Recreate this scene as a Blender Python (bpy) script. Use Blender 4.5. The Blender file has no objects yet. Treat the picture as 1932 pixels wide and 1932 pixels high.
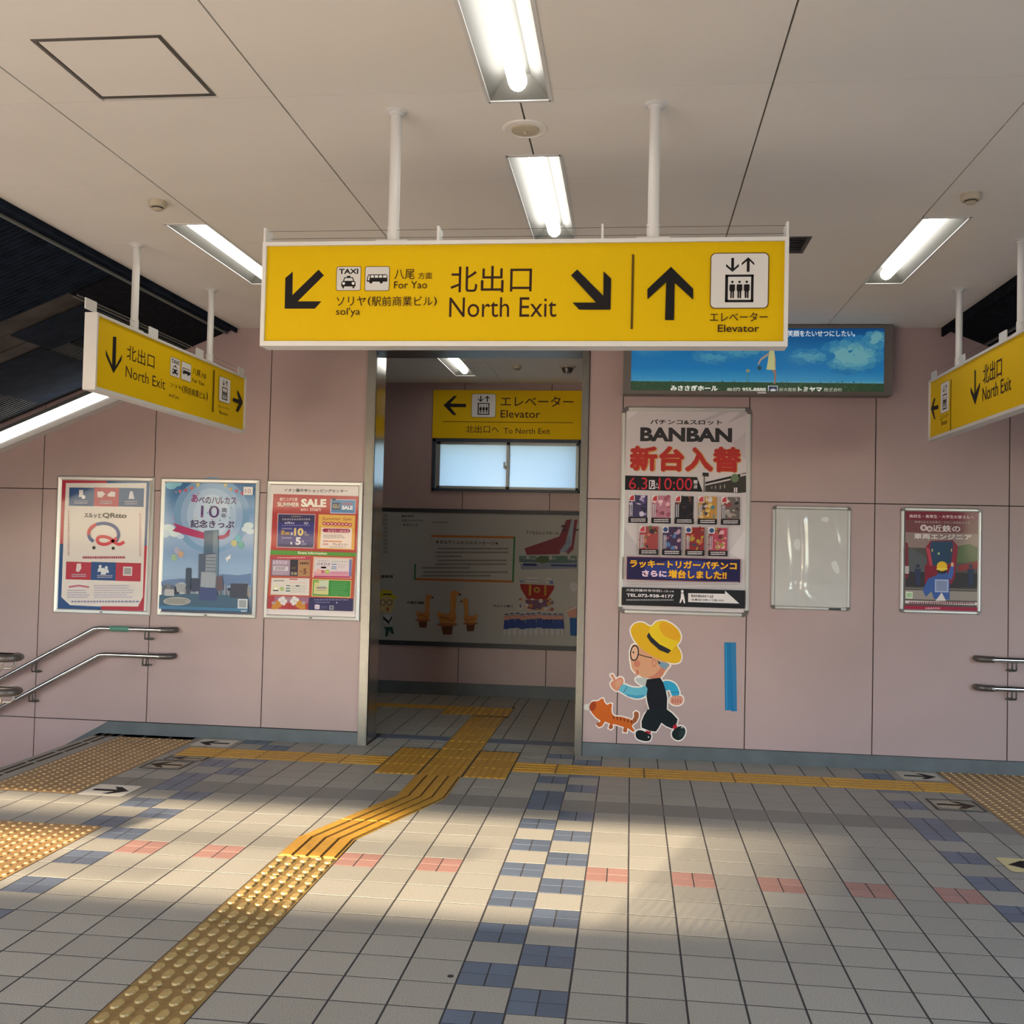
import bpy, math, random
from mathutils import Vector, Matrix
random.seed(7)
S = bpy.context.scene
COL = S.collection
# ------------------------------------------------------------------ camera
FPX = 1956.828
CY, CP, CR = 0.1154756, 0.0295852, 0.0231329
CAM = Vector((2.48437, -3.24747, 1.55239))
fwd = Vector((-math.sin(CY)*math.cos(CP), math.cos(CY)*math.cos(CP), math.sin(CP)))
r0 = Vector((math.cos(CY), math.sin(CY), 0)); u0 = r0.cross(fwd)
RT = r0*math.cos(CR)+u0*math.sin(CR); UP = -r0*math.sin(CR)+u0*math.cos(CR)
cd = bpy.data.cameras.new('camera'); cam = bpy.data.objects.new('camera', cd); COL.objects.link(cam)
cam.matrix_world = Matrix(((RT.x, UP.x, -fwd.x, CAM.x), (RT.y, UP.y, -fwd.y, CAM.y), (RT.z, UP.z, -fwd.z, CAM.z), (0, 0, 0, 1)))
cd.sensor_width = 36.0; cd.lens = 36.0*FPX/1932.0; cd.clip_start = 0.05; cd.clip_end = 200
S.camera = cam
# ------------------------------------------------------------------ world, sun, exposure
S.view_settings.view_transform = 'Standard'; S.view_settings.look = 'None'
S.view_settings.gamma = 1.0; S.view_settings.use_curve_mapping = False
S.view_settings.exposure = 0.84
W_ = bpy.data.worlds.new('sky'); S.world = W_; W_.use_nodes = True
nt = W_.node_tree; nt.nodes.clear()
sky = nt.nodes.new('ShaderNodeTexSky'); sky.sky_type = 'NISHITA'; sky.sun_disc = False
sky.sun_elevation = math.radians(38); sky.sun_rotation = math.radians(200); sky.air_density = 1.0; sky.dust_density = 0.6; sky.altitude = 50
bg = nt.nodes.new('ShaderNodeBackground'); bg.inputs['Strength'].default_value = 0.72
wo = nt.nodes.new('ShaderNodeOutputWorld')
nt.links.new(sky.outputs[0], bg.inputs[0]); nt.links.new(bg.outputs[0], wo.inputs[0])
sd = bpy.data.lights.new('sun', 'SUN'); sd.energy = 12.4; sd.color = (1.0, 0.80, 0.57); sd.angle = math.radians(0.5)
so = bpy.data.objects.new('sun', sd); COL.objects.link(so)
so.rotation_euler = Vector((0.33, 1.0, -0.26)).to_track_quat('-Z', 'Y').to_euler()
so.location = (-4, -12, 6)
# ------------------------------------------------------------------ constants of the place
W = 4.453; ZC = 3.164; W2 = 7.15; T = 0.2
def at(px, py, X=None, Y=None, Z=None):
    d = fwd+RT*((px-966)/FPX)-UP*((py-966)/FPX)
    if X is not None: s = (X-CAM.x)/d.x
    elif Y is not None: s = (Y-CAM.y)/d.y
    else: s = (Z-CAM.z)/d.z
    return CAM+d*s
# ------------------------------------------------------------------ materials
def lin(c):
    return c/12.92 if c <= 0.04045 else ((c+0.055)/1.055)**2.4
def hexc(h, k=1.0):
    h = h.lstrip('#')
    return tuple(min(0.92, lin(int(h[i:i+2], 16)/255.0)*k) for i in (0, 2, 4))
MATS = {}
def mat(name, col, rough=0.6, metal=0.0, noise=0.0, nscale=30.0, emit=0.0, coat=0.0, bump=0.0, bscale=200.0, vary=0.0, spec=0.5):
    m = bpy.data.materials.new(name); m.use_nodes = True; t = m.node_tree; b = t.nodes['Principled BSDF']
    b.inputs['Base Color'].default_value = (*col, 1); b.inputs['Roughness'].default_value = rough
    b.inputs['Metallic'].default_value = metal; b.inputs['Coat Weight'].default_value = coat
    b.inputs['Specular IOR Level'].default_value = spec
    tc = t.nodes.new('ShaderNodeTexCoord'); src = None
    if noise > 0:
        n = t.nodes.new('ShaderNodeTexNoise'); n.inputs['Scale'].default_value = nscale; n.inputs['Detail'].default_value = 6
        g = t.nodes.new('ShaderNodeNewGeometry'); t.links.new(g.outputs['Position'], n.inputs['Vector'])
        mr = t.nodes.new('ShaderNodeMapRange'); mr.inputs['From Min'].default_value = 0.3; mr.inputs['From Max'].default_value = 0.7
        mr.inputs['To Min'].default_value = 1-noise; mr.inputs['To Max'].default_value = 1+noise
        t.links.new(n.outputs['Fac'], mr.inputs['Value'])
        src = mr.outputs[0]
    if vary > 0:
        oi = t.nodes.new('ShaderNodeObjectInfo'); mv = t.nodes.new('ShaderNodeMapRange')
        mv.inputs['To Min'].default_value = 1-vary; mv.inputs['To Max'].default_value = 1+vary
        t.links.new(oi.outputs['Random'], mv.inputs['Value'])
        if src is None: src = mv.outputs[0]
        else:
            mu = t.nodes.new('ShaderNodeMath'); mu.operation = 'MULTIPLY'
            t.links.new(src, mu.inputs[0]); t.links.new(mv.outputs[0], mu.inputs[1]); src = mu.outputs[0]
    if src is not None:
        vm = t.nodes.new('ShaderNodeVectorMath'); vm.operation = 'SCALE'
        vm.inputs[0].default_value = col; t.links.new(src, vm.inputs['Scale'])
        t.links.new(vm.outputs[0], b.inputs['Base Color'])
    if bump > 0:
        n2 = t.nodes.new('ShaderNodeTexNoise'); n2.inputs['Scale'].default_value = bscale
        t.links.new(tc.outputs['Object'], n2.inputs['Vector'])
        bp = t.nodes.new('ShaderNodeBump'); bp.inputs['Strength'].default_value = bump; bp.inputs['Distance'].default_value = 0.002
        t.links.new(n2.outputs['Fac'], bp.inputs['Height']); t.links.new(bp.outputs[0], b.inputs['Normal'])
    if emit > 0:
        b.inputs['Emission Color'].default_value = (*col, 1); b.inputs['Emission Strength'].default_value = emit
    MATS[name] = m
    return m
mat('pink_panel', (0.43, 0.306, 0.292), 0.42, noise=0.05, nscale=1.6)
mat('joint_dark', (0.035, 0.02, 0.02), 0.9)
mat('ceiling_board', (0.80, 0.76, 0.70), 0.75, noise=0.02, nscale=2)
mat('ceiling_joint', (0.16, 0.15, 0.14), 0.9)
mat('white_paint', (0.70, 0.69, 0.67), 0.35)
mat('reflector_white', (0.12, 0.118, 0.105), 0.45)
mat('light_tube', (1.0, 0.97, 0.90), 0.4, emit=4.5)
mat('strip_light', (1.0, 0.98, 0.94), 0.4, emit=4.0)
mat('tile_beige', (0.385, 0.368, 0.318), 0.5, noise=0.40, nscale=230, vary=0.08)
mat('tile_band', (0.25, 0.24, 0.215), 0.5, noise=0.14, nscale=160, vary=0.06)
mat('tile_blue', (0.125, 0.16, 0.225), 0.35, noise=0.10, nscale=120, vary=0.12)
mat('tile_pink', (0.43, 0.235, 0.20), 0.4, noise=0.10, nscale=120, vary=0.08)
mat('tile_dark', (0.17, 0.17, 0.165), 0.5, noise=0.14, nscale=140, vary=0.08)
mat('mortar', (0.045, 0.042, 0.042), 0.9)
mat('tactile_yellow', (0.56, 0.30, 0.035), 0.38, noise=0.16, nscale=40, vary=0.06)
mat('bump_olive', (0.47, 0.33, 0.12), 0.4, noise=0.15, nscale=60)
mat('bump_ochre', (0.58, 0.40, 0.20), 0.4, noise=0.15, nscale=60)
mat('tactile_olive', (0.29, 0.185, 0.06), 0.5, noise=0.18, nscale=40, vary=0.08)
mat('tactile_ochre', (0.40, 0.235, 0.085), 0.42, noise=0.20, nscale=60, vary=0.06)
mat('groove_dark', (0.06, 0.035, 0.015), 0.8)
mat('vinyl_grey', (0.105, 0.118, 0.122), 0.5, noise=0.14, nscale=6)
mat('steel', (0.62, 0.60, 0.56), 0.16, metal=1.0, noise=0.05, nscale=20)
mat('steel_satin', (0.17, 0.165, 0.15), 0.38, metal=1.0, noise=0.05, nscale=20)
mat('steel_dark', (0.14, 0.125, 0.12), 0.35, metal=0.6)
mat('aluminium', (0.66, 0.64, 0.60), 0.34, metal=0.85)
mat('frame_silver', (0.60, 0.585, 0.55), 0.36, metal=0.55)
mat('plastic_cream', (0.52, 0.45, 0.33), 0.5)
mat('plastic_black', (0.03, 0.03, 0.032), 0.5)
mat('green_tape', (0.10, 0.28, 0.21), 0.5)
mat('navy_net', (0.012, 0.018, 0.031), 1.0, noise=0.35, nscale=9, spec=0.1)
mat('roof_brown', (0.055, 0.049, 0.046), 0.8, noise=0.35, nscale=5, spec=0.2)
mat('slat_grey', (0.045, 0.048, 0.052), 0.8, spec=0.2)
mat('rail_grey', (0.16, 0.17, 0.16), 0.6)
mat('box_taupe', (0.155, 0.135, 0.12), 0.45)
mat('vent_dark', (0.07, 0.065, 0.06), 0.6)
mat('black_board', (0.02, 0.02, 0.025), 0.5)
mat('window_blue', (0.03, 0.05, 0.08), 0.45)
mat('window_alu', (0.38, 0.42, 0.42), 0.4, metal=0.5)
mat('bounce_pale', (0.86, 0.80, 0.72), 0.6)  # for the unseen floor behind the camera, lightened to bounce light
mat('concrete', (0.35, 0.34, 0.32), 0.8)
mat('roof_black', (0.007, 0.008, 0.012), 0.9, noise=0.5, nscale=25, spec=0.1)
mat('clear_cover', (0.56, 0.54, 0.51), 0.16, noise=0.03, nscale=5, coat=0.6)
mat('shutter_grey', (0.11, 0.105, 0.10), 0.6)
def glass_mat():
    m = bpy.data.materials.new('wired_glass'); m.use_nodes = True; t = m.node_tree; t.nodes.clear()
    g = t.nodes.new('ShaderNodeNewGeometry'); sp = t.nodes.new('ShaderNodeSeparateXYZ'); t.links.new(g.outputs['Position'], sp.inputs[0])
    outs = []
    for s in (1, -1):
        a = t.nodes.new('ShaderNodeMath'); a.operation = 'MULTIPLY_ADD'; a.inputs[1].default_value = s; t.links.new(sp.outputs['X'], a.inputs[0]); t.links.new(sp.outputs['Z'], a.inputs[2])
        b = t.nodes.new('ShaderNodeMath'); b.operation = 'MULTIPLY'; b.inputs[1].default_value = 48; t.links.new(a.outputs[0], b.inputs[0])
        c = t.nodes.new('ShaderNodeMath'); c.operation = 'FRACT'; t.links.new(b.outputs[0], c.inputs[0])
        d = t.nodes.new('ShaderNodeMath'); d.operation = 'LESS_THAN'; d.inputs[1].default_value = 0.16; t.links.new(c.outputs[0], d.inputs[0]); outs.append(d)
    mx = t.nodes.new('ShaderNodeMath'); mx.operation = 'MAXIMUM'; t.links.new(outs[0].outputs[0], mx.inputs[0]); t.links.new(outs[1].outputs[0], mx.inputs[1])
    col = t.nodes.new('ShaderNodeMix'); col.data_type = 'RGBA'; col.inputs['A'].default_value = (0.60, 0.64, 0.65, 1); col.inputs['B'].default_value = (0.45, 0.52, 0.56, 1)
    t.links.new(mx.outputs[0], col.inputs['Factor'])
    tr = t.nodes.new('ShaderNodeBsdfTranslucent'); t.links.new(col.outputs['Result'], tr.inputs['Color'])
    gl = t.nodes.new('ShaderNodeBsdfGlossy'); gl.inputs['Roughness'].default_value = 0.2
    mi = t.nodes.new('ShaderNodeMixShader'); mi.inputs[0].default_value = 0.06
    o = t.nodes.new('ShaderNodeOutputMaterial'); t.links.new(tr.outputs[0], mi.inputs[1]); t.links.new(gl.outputs[0], mi.inputs[2]); t.links.new(mi.outputs[0], o.inputs[0])
    MATS['wired_glass'] = m
glass_mat()
def print_mat(name, rough, emit=0.0, coat=0.0, spec=0.4):
    m = bpy.data.materials.new(name); m.use_nodes = True; t = m.node_tree; b = t.nodes['Principled BSDF']
    a = t.nodes.new('ShaderNodeAttribute'); a.attribute_name = 'ink'
    b.inputs['Specular IOR Level'].default_value = spec; b.inputs['Roughness'].default_value = rough; b.inputs['Coat Weight'].default_value = coat; b.inputs['Coat Roughness'].default_value = 0.06
    t.links.new(a.outputs['Color'], b.inputs['Base Color'])
    if emit: t.links.new(a.outputs['Color'], b.inputs['Emission Color']); b.inputs['Emission Strength'].default_value = emit
    MATS[name] = m
print_mat('sign_print', 0.55, spec=0.15); print_mat('poster_print', 0.45, coat=0.22, spec=0.2); print_mat('backlit_print', 0.35, emit=0.28); print_mat('board_print', 0.6, spec=0.15)
# ------------------------------------------------------------------ mesh helpers
class MB:
    def __init__(s): s.v = []; s.f = []; s.c = []; s.cur = None
    def add(s, vs, fs):
        n = len(s.v); s.v += [tuple(p) for p in vs]
        for f in fs: s.f.append(tuple(n+i for i in f)); s.c.append(s.cur)
    def box(s, x0, y0, z0, x1, y1, z1):
        s.add([(x0, y0, z0), (x1, y0, z0), (x1, y1, z0), (x0, y1, z0), (x0, y0, z1), (x1, y0, z1), (x1, y1, z1), (x0, y1, z1)],
              [(0, 3, 2, 1), (4, 5, 6, 7), (0, 1, 5, 4), (1, 2, 6, 5), (2, 3, 7, 6), (3, 0, 4, 7)]); return s
    def tile(s, x0, y0, x1, y1, z0, z1, c=0.003):
        s.add([(x0, y0, z0), (x1, y0, z0), (x1, y1, z0), (x0, y1, z0), (x0, y0, z1-c), (x1, y0, z1-c), (x1, y1, z1-c), (x0, y1, z1-c),
               (x0+c, y0+c, z1), (x1-c, y0+c, z1), (x1-c, y1-c, z1), (x0+c, y1-c, z1)],
              [(0, 1, 5, 4), (1, 2, 6, 5), (2, 3, 7, 6), (3, 0, 4, 7), (4, 5, 9, 8), (5, 6, 10, 9), (6, 7, 11, 10), (7, 4, 8, 11), (8, 9, 10, 11)]); return s
    def prism(s, poly, f0, f1):
        n = len(poly); a = [f0(p) for p in poly]; b = [f1(p) for p in poly]
        s.add(a+b, [tuple(range(n))[::-1], tuple(range(n, 2*n))]+[(i, (i+1) % n, n+(i+1) % n, n+i) for i in range(n)]); return s
    def cyl(s, c, r, z0, z1, n=24, r1=None):
        r1 = r if r1 is None else r1
        s.prism([(math.cos(2*math.pi*i/n), math.sin(2*math.pi*i/n)) for i in range(n)], lambda p: (c[0]+p[0]*r, c[1]+p[1]*r, z0), lambda p: (c[0]+p[0]*r1, c[1]+p[1]*r1, z1)); return s
    def lathe(s, c, prof, n=28):
        vs = []; fs = []
        for (r, z) in prof:
            vs += [(c[0]+r*math.cos(2*math.pi*i/n), c[1]+r*math.sin(2*math.pi*i/n), c[2]+z) for i in range(n)]
        for k in range(len(prof)-1):
            fs += [(k*n+i, k*n+(i+1) % n, (k+1)*n+(i+1) % n, (k+1)*n+i) for i in range(n)]
        fs += [tuple(range(n))[::-1], tuple((len(prof)-1)*n+i for i in range(n))]
        s.add(vs, fs); return s
    def tube(s, pts, r, n=12):
        pts = [Vector(p) for p in pts]; vs = []; fs = []; rr = r if isinstance(r, (list, tuple)) else [r]*len(pts)
        prev = None
        for i, p in enumerate(pts):
            if i == 0: d = pts[1]-p
            elif i == len(pts)-1: d = p-pts[i-1]
            else: d = (pts[i+1]-p).normalized()+(p-pts[i-1]).normalized()
            d.normalize()
            a = Vector((0, 0, 1)) if abs(d.z) < 0.9 else Vector((0, 1, 0))
            if prev is not None: a = prev
            u = (a-d*a.dot(d)).normalized(); w = d.cross(u); prev = u
            vs += [p+u*rr[i]*math.cos(2*math.pi*k/n)+w*rr[i]*math.sin(2*math.pi*k/n) for k in range(n)]
        for i in range(len(pts)-1):
            fs += [(i*n+k, i*n+(k+1) % n, (i+1)*n+(k+1) % n, (i+1)*n+k) for k in range(n)]
        fs += [tuple(range(n))[::-1], tuple((len(pts)-1)*n+k for k in range(n))]
        s.add(vs, fs); return s
    def mesh(s, name):
        m = bpy.data.meshes.new(name); m.from_pydata(s.v, [], s.f); m.update(); return m
    def build(s, name, mname, parent=None, smooth=False):
        """link as one object, placed in its parent's frame"""
        o0 = Vector((0, 0, 0)); q = parent
        while q is not None: o0 = o0+Vector(q.location); q = q.parent
        if o0.length > 0: s.v = [(p[0]-o0.x, p[1]-o0.y, p[2]-o0.z) for p in s.v]
        m = s.mesh(name); m.materials.append(MATS[mname])
        if any(c is not None for c in s.c):
            ca = m.color_attributes.new('ink', 'FLOAT_COLOR', 'CORNER'); i = 0
            buf = []
            for f, c in zip(s.f, s.c): buf += [*(c or (0.5, 0.5, 0.5)), 1.0]*len(f)
            ca.data.foreach_set('color', buf)
        if smooth:
            m.polygons.foreach_set('use_smooth', [True]*len(m.polygons)); m.set_sharp_from_angle(angle=math.radians(40))
        o = bpy.data.objects.new(name, m); COL.objects.link(o)
        if parent is not None: o.parent = parent
        return o
def thing(name, label, cat, loc, group=None):
    o = bpy.data.objects.new(name, None); COL.objects.link(o); o.location = loc; o.empty_display_size = 0.1
    o['label'] = label; o['category'] = cat
    if group: o['group'] = group
    return o
def tag(o, label, cat, group=None):
    o['label'] = label; o['category'] = cat
    if group: o['group'] = group
    return o
def struct(o, label=None, cat=None):
    o['kind'] = 'structure'
    if label: o['label'] = label
    if cat: o['category'] = cat
    return o
def stuff(o): o['kind'] = 'stuff'; return o
# ------------------------------------------------------------------ flat print: polygons and lettering laid on one plane
TXT = {}
def text_mesh(body, bold, shear=0.0, res=3):
    k = (body, bold, shear)
    if k not in TXT:
        c = bpy.data.curves.new('lettering', 'FONT'); c.body = body; c.size = 1; c.offset = bold; c.shear = shear; c.resolution_u = res
        o = bpy.data.objects.new('lettering', c); COL.objects.link(o); bpy.context.view_layer.update()
        m = bpy.data.meshes.new_from_object(o.evaluated_get(bpy.context.evaluated_depsgraph_get()))
        TXT[k] = ([(v.co.x, v.co.y) for v in m.vertices], [tuple(p.vertices) for p in m.polygons])
        bpy.data.objects.remove(o); bpy.data.curves.remove(c); bpy.data.meshes.remove(m)
    return TXT[k]
class Sheet:
    """a printed face in the plane axis=value; n is the side it faces; photo coordinates given through a crop frame"""
    def __init__(s, axis, val, n, k=1.42):
        s.ax = axis; s.val = val; s.n = n; s.k = k; s.mb = MB(); s.lay = 0; s.fr = (0, 0, 1.0)
    def crop(s, x, y, sc): s.fr = (x, y, sc); return s
    def uv(s, a, b):
        p = at(s.fr[0]+a/s.fr[2], s.fr[1]+b/s.fr[2], **{s.ax: s.val})
        if s.ax == 'Z': return (p.x, p.y)
        return (p.x, p.z) if s.ax == 'Y' else (p.y, p.z)
    def w(s, u, v):
        d = s.val+s.n*(0.0006+s.lay*0.00012)
        if s.ax == 'Z': return (u, v, d)
        return (u, d, v) if s.ax == 'Y' else (d, u, v)
    def raw(s, uvs, faces, col):
        s.mb.cur = hexc(col, s.k); s.mb.add([s.w(*q) for q in uvs], faces)
    def poly(s, pts, col, new=True):
        if new: s.lay += 1
        uv = [s.uv(*p) for p in pts]
        from mathutils.geometry import tessellate_polygon
        tris = tessellate_polygon([[Vector((a, b, 0)) for a, b in uv]])
        s.raw(uv, [tuple(t) for t in tris], col)
    def rect(s, x0, y0, x1, y1, col, new=True):
        if new: s.lay += 1
        a = s.uv(x0, y0); b = s.uv(x1, y1)
        s.raw([(a[0], b[1]), (b[0], b[1]), (b[0], a[1]), (a[0], a[1])], [(0, 1, 2, 3)], col)
    def rects(s, l, col):
        s.lay += 1
        for r in l: s.rect(*r, col, new=False)
    def rrect(s, x0, y0, x1, y1, r, col):
        s.lay += 1
        a = s.uv(x0, y0); b = s.uv(x1, y1); r = abs(b[0]-a[0])*r
        xl, xr = sorted((a[0], b[0])); yb, yt = sorted((a[1], b[1])); pts = []
        for cx, cy, a0 in ((xr-r, yt-r, 0), (xl+r, yt-r, 90), (xl+r, yb+r, 180), (xr-r, yb+r, 270)):
            for i in range(7): t = math.radians(a0+i*15); pts.append((cx+r*math.cos(t), cy+r*math.sin(t)))
        s.raw(pts, [tuple(range(len(pts)))], col)
    def ell(s, cx, cy, rx, ry, col, new=True, n=24, rot=0.0):
        if new: s.lay += 1
        pts = []
        for i in range(n):
            t = 2*math.pi*i/n; a = rx*math.cos(t); b = ry*math.sin(t)
            pts.append(s.uv(cx+a*math.cos(rot)-b*math.sin(rot), cy+a*math.sin(rot)+b*math.cos(rot)))
        s.raw(pts, [tuple(range(n))], col)
    def line(s, pts, wd, col, new=True, closed=False):
        """a ribbon of even width with mitred corners, so no two faces lie on each other"""
        s.lay += 1 if new else 0.3
        P = [p for i, p in enumerate(pts) if i == 0 or math.hypot(p[0]-pts[i-1][0], p[1]-pts[i-1][1]) > 1e-6]; N = len(P); L = []; Rr = []
        for i in range(N):
            a = P[i-1] if (closed or i) else P[i]; c = P[(i+1) % N] if (closed or i < N-1) else P[i]; p = P[i]
            def nrm(u, v):
                d = math.hypot(v[0]-u[0], v[1]-u[1]) or 1; return (-(v[1]-u[1])/d, (v[0]-u[0])/d)
            n1 = nrm(a, p) if a != p else nrm(p, c); n2 = nrm(p, c) if c != p else n1
            mx, my = n1[0]+n2[0], n1[1]+n2[1]; m = mx*mx+my*my or 1
            k = min(2.0/m, 1.6/math.sqrt(m))*wd/2
            L.append((p[0]+mx*k, p[1]+my*k)); Rr.append((p[0]-mx*k, p[1]-my*k))
        vs = [s.uv(*q) for q in L]+[s.uv(*q) for q in Rr]
        s.raw(vs, [(i, (i+1) % N, N+(i+1) % N, N+i) for i in range(N if closed else N-1)], col)
    def blob(s, pts, col, out='efe9e2', wd=14):
        s.line(pts, wd, out, closed=True); s.poly(pts, out, new=False); s.poly(pts, col)
    def smooth(s, pts, closed=True, n=4):
        P = list(pts); N = len(P); out = []
        for i in range(N if closed else N-1):
            g = (lambda j: P[j % N]) if closed else (lambda j: P[max(0, min(N-1, j))])
            p0, p1, p2, p3 = g(i-1), g(i), g(i+1), g(i+2)
            for k in range(n):
                t = k/n; out.append(tuple(0.5*(2*p1[c]+(p2[c]-p0[c])*t+(2*p0[c]-5*p1[c]+4*p2[c]-p3[c])*t*t+(3*p1[c]-p0[c]-3*p2[c]+p3[c])*t**3) for c in (0, 1)))
        return out if closed else out+[P[-1]]
    def text(s, body, x0, y0, x1, y1, col, bold=0.0, shear=0.0):
        s.lay += 1
        heavy = bold if (bold > 0 and any(ord(ch) > 0x2000 for ch in body)) else 0.0
        vs, fs = text_mesh(body, 0.0 if heavy else bold, shear)
        xs = [v[0] for v in vs]; ys = [v[1] for v in vs]; ax, bx, ay, by = min(xs), max(xs), min(ys), max(ys)
        a = s.uv(x0, y0); b = s.uv(x1, y1)
        dx = heavy*(b[0]-a[0])/(bx-ax); dy = heavy*(a[1]-b[1])/(by-ay)   # heavy strokes: the same glyphs laid again a little to each side
        ring = [(0, 0)] if not heavy else [(math.cos(i*math.pi/4)*dx, math.sin(i*math.pi/4)*dy) for i in range(8)]
        if heavy > 0.045: ring += [(math.cos(i*math.pi/2)*dx*0.5, math.sin(i*math.pi/2)*dy*0.5) for i in range(4)]
        for (ox, oy) in ring:
            s.raw([(a[0]+dx+ox+(v[0]-ax)/(bx-ax)*(b[0]-a[0]-2*dx), b[1]+dy+oy+(v[1]-ay)/(by-ay)*(a[1]-b[1]-2*dy)) for v in vs], fs, col); s.lay += 0.08
    def scrib(s, x0, y0, x1, y1, col, rows=1, fill=0.55, chunk=7, seed=1):
        """lines of print too small to read: broken rules of small marks"""
        s.lay += 1; rg = random.Random(seed); h = (y1-y0)/rows; x = x0
        for r in range(rows):
            x = x0; e = x1-(rg.random()*0.25*(x1-x0) if rows > 2 else 0)
            while x < e:
                w_ = chunk*(0.5+rg.random()*0.6); s.rect(x, y0+r*h+h*(1-fill)/2, min(x+w_, e), y0+r*h+h*(1+fill)/2, col, new=False); x += w_+chunk*0.35
    def build(s, name, mname, parent): return s.mb.build(name, mname, parent)
K1 = '1d1b1c'; BR = '35201a'; YE = 'd0a50a'
def norm_draw(s, box, fn):
    """draw in a unit square (0..100) mapped on the rectangle box of the current frame"""
    x0, y0, x1, y1 = box; a = s.uv(x0, y0); b = s.uv(x1, y1); old = s.uv
    s.uv = lambda p, q: (a[0]+(b[0]-a[0])*p/100.0, a[1]+(b[1]-a[1])*q/100.0)
    ofr = s.fr; s.fr = (0, 0, 3.0); fn(s); s.uv = old; s.fr = ofr
def elevator_icon(s):
    s.rrect(-1.5, -1.5, 101.5, 101.5, 0.09, '5a3a14'); s.rrect(0, 0, 100, 100, 0.08, 'd6d3d0')
    s.poly([(35, 8), (40, 8), (40, 27), (48.5, 19), (48.5, 24), (37.5, 34), (26, 24), (26, 19), (35, 27)], K1)
    s.poly([(62.5, 34), (67.5, 34), (67.5, 14), (75.5, 22), (75.5, 17.5), (65, 7), (53.5, 17.5), (53.5, 22), (62.5, 14)], K1)
    s.rects([(25, 39, 75, 43), (25, 85.5, 75, 90), (25, 39, 30, 90), (70.5, 39, 75, 90)], K1)
    for cx in (37.5, 50.2, 63):
        s.ell(cx, 52.5, 2.3, 2.3, K1, n=12)
        s.poly([(cx-4.2, 57), (cx+4.2, 57), (cx+5, 59), (cx+5, 69), (cx+3.4, 69), (cx+3.2, 82.5), (cx+0.6, 82.5), (cx+0.5, 71), (cx-0.5, 71), (cx-0.6, 82.5), (cx-3.2, 82.5), (cx-3.4, 69), (cx-5, 69), (cx-5, 59)], K1)
def taxi_icon(s):
    s.rrect(-2.5, -2.5, 102.5, 102.5, 0.08, '6a4a14'); s.rrect(0, 0, 100, 100, 0.07, 'cfccc9')
    s.text('TAXI', 9, 8, 90, 30, K1, 0.035)
    s.rect(43, 38, 58, 46, K1); s.poly([(33, 44), (68, 44), (75, 62), (80, 66), (80, 84), (20, 84), (20, 66), (26, 62)], K1)
    s.poly([(36, 48), (65, 48), (70, 60), (31, 60)], 'cfccc9')
    s.ell(30, 71, 6, 6, 'e4e1de'); s.ell(70, 71, 6, 6, 'e4e1de'); s.rects([(25, 84, 32, 92), (68, 84, 75, 92)], K1)
def bus_icon(s):
    s.rrect(-2.5, -2.5, 102.5, 102.5, 0.08, '6a4a14'); s.rrect(0, 0, 100, 100, 0.07, 'cfccc9')
    s.poly([(12, 32), (88, 32), (93, 36), (94, 63), (6, 63), (7, 50)], K1)
    s.poly([(14, 36), (19, 36), (17, 57), (10, 57)], 'dddad7'); s.rects([(23, 36, 36, 46), (40, 36, 54, 46), (58, 36, 71, 46), (75, 36, 90, 46)], 'dddad7')
    s.ell(24, 64, 7, 7, K1); s.ell(68, 64, 7, 7, K1)
# ================================================================== FLOOR
def yb(r): return 0.2*r if r <= 6 else 1.2+(r-6)*0.2045
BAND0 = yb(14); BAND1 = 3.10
UPY = [3.10, 3.305, 3.51, 3.72, 3.80]
def sl(y): return 0.8 if y < 2.0 else (1.1 if y > 2.95 else 0.8+0.3*(y-2.0)/0.95)
cells = []   # x0,x1,y0,y1,kind
def kind_of(side, k, tag_):
    # side L: x=.2k ; side R: x=.1+.2k ; tag_ = ('m',r) / ('b',0) / ('u',a) / ('s',i)
    z, r = tag_
    if z == 'm':
        if side == 'L':
            if k == -1 and r % 2: return 'blue'
            if k == -2 and r in (10, 12): return 'blue'
            if r == 8 and k in (0, 2): return 'pink'
        else:
            if k == 9 and r % 2 == 0: return 'blue'
            if k in (10, 20) and r % 2: return 'blue'
            if r == 8 and k in (5, 7, 11, 13, 15, 17, 19): return 'pink'
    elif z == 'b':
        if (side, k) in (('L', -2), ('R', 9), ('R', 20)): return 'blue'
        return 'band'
    elif z == 'u':
        if (side, k) in (('L', -2), ('R', 9)) and r in (0, 2): return 'blue'
        if (side, k) in (('L', -1), ('R', 10), ('R', 20)) and r in (1, 3): return 'blue'
    elif z == 's':
        if (side, k) in (('L', -1), ('R', 10), ('R', 20)) and r == 0: return 'blue'
        if (side, k) in (('L', -2), ('R', 9)) and r == 1: return 'blue'
    return 'beige'
rows = [(yb(r), yb(r+1), ('m', r)) for r in range(-9, 14)]+[(BAND0, BAND1, ('b', 0))]
rows += [(UPY[a], UPY[a+1], ('u', a)) for a in range(4)]+[(3.80, 4.10, ('u', 9)), (4.10, 4.30, ('s', 0)), (4.30, 4.453, ('s', 1))]
def zone(x0, x1, y0, y1):
    """cut a tile by the tactile bands; returns pieces"""
    holes = [(-1.6, -0.775, 2.64, 4.34), (-1.6, -0.27, 0.42, 2.018), (0.8, 1.7, 3.565, 4.425), (4.66, 5.6, 0.42, 4.453), (-0.70, 4.66, 3.80, 4.10)]
    if y0 < 1.7: holes.append((0.8, 1.1, -2.2, 1.70))
    if y1 > 4.40: holes.append((1.1, 1.4, 4.4, 6.1))
    return rect_minus((x0, x1, y0, y1), holes)
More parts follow.
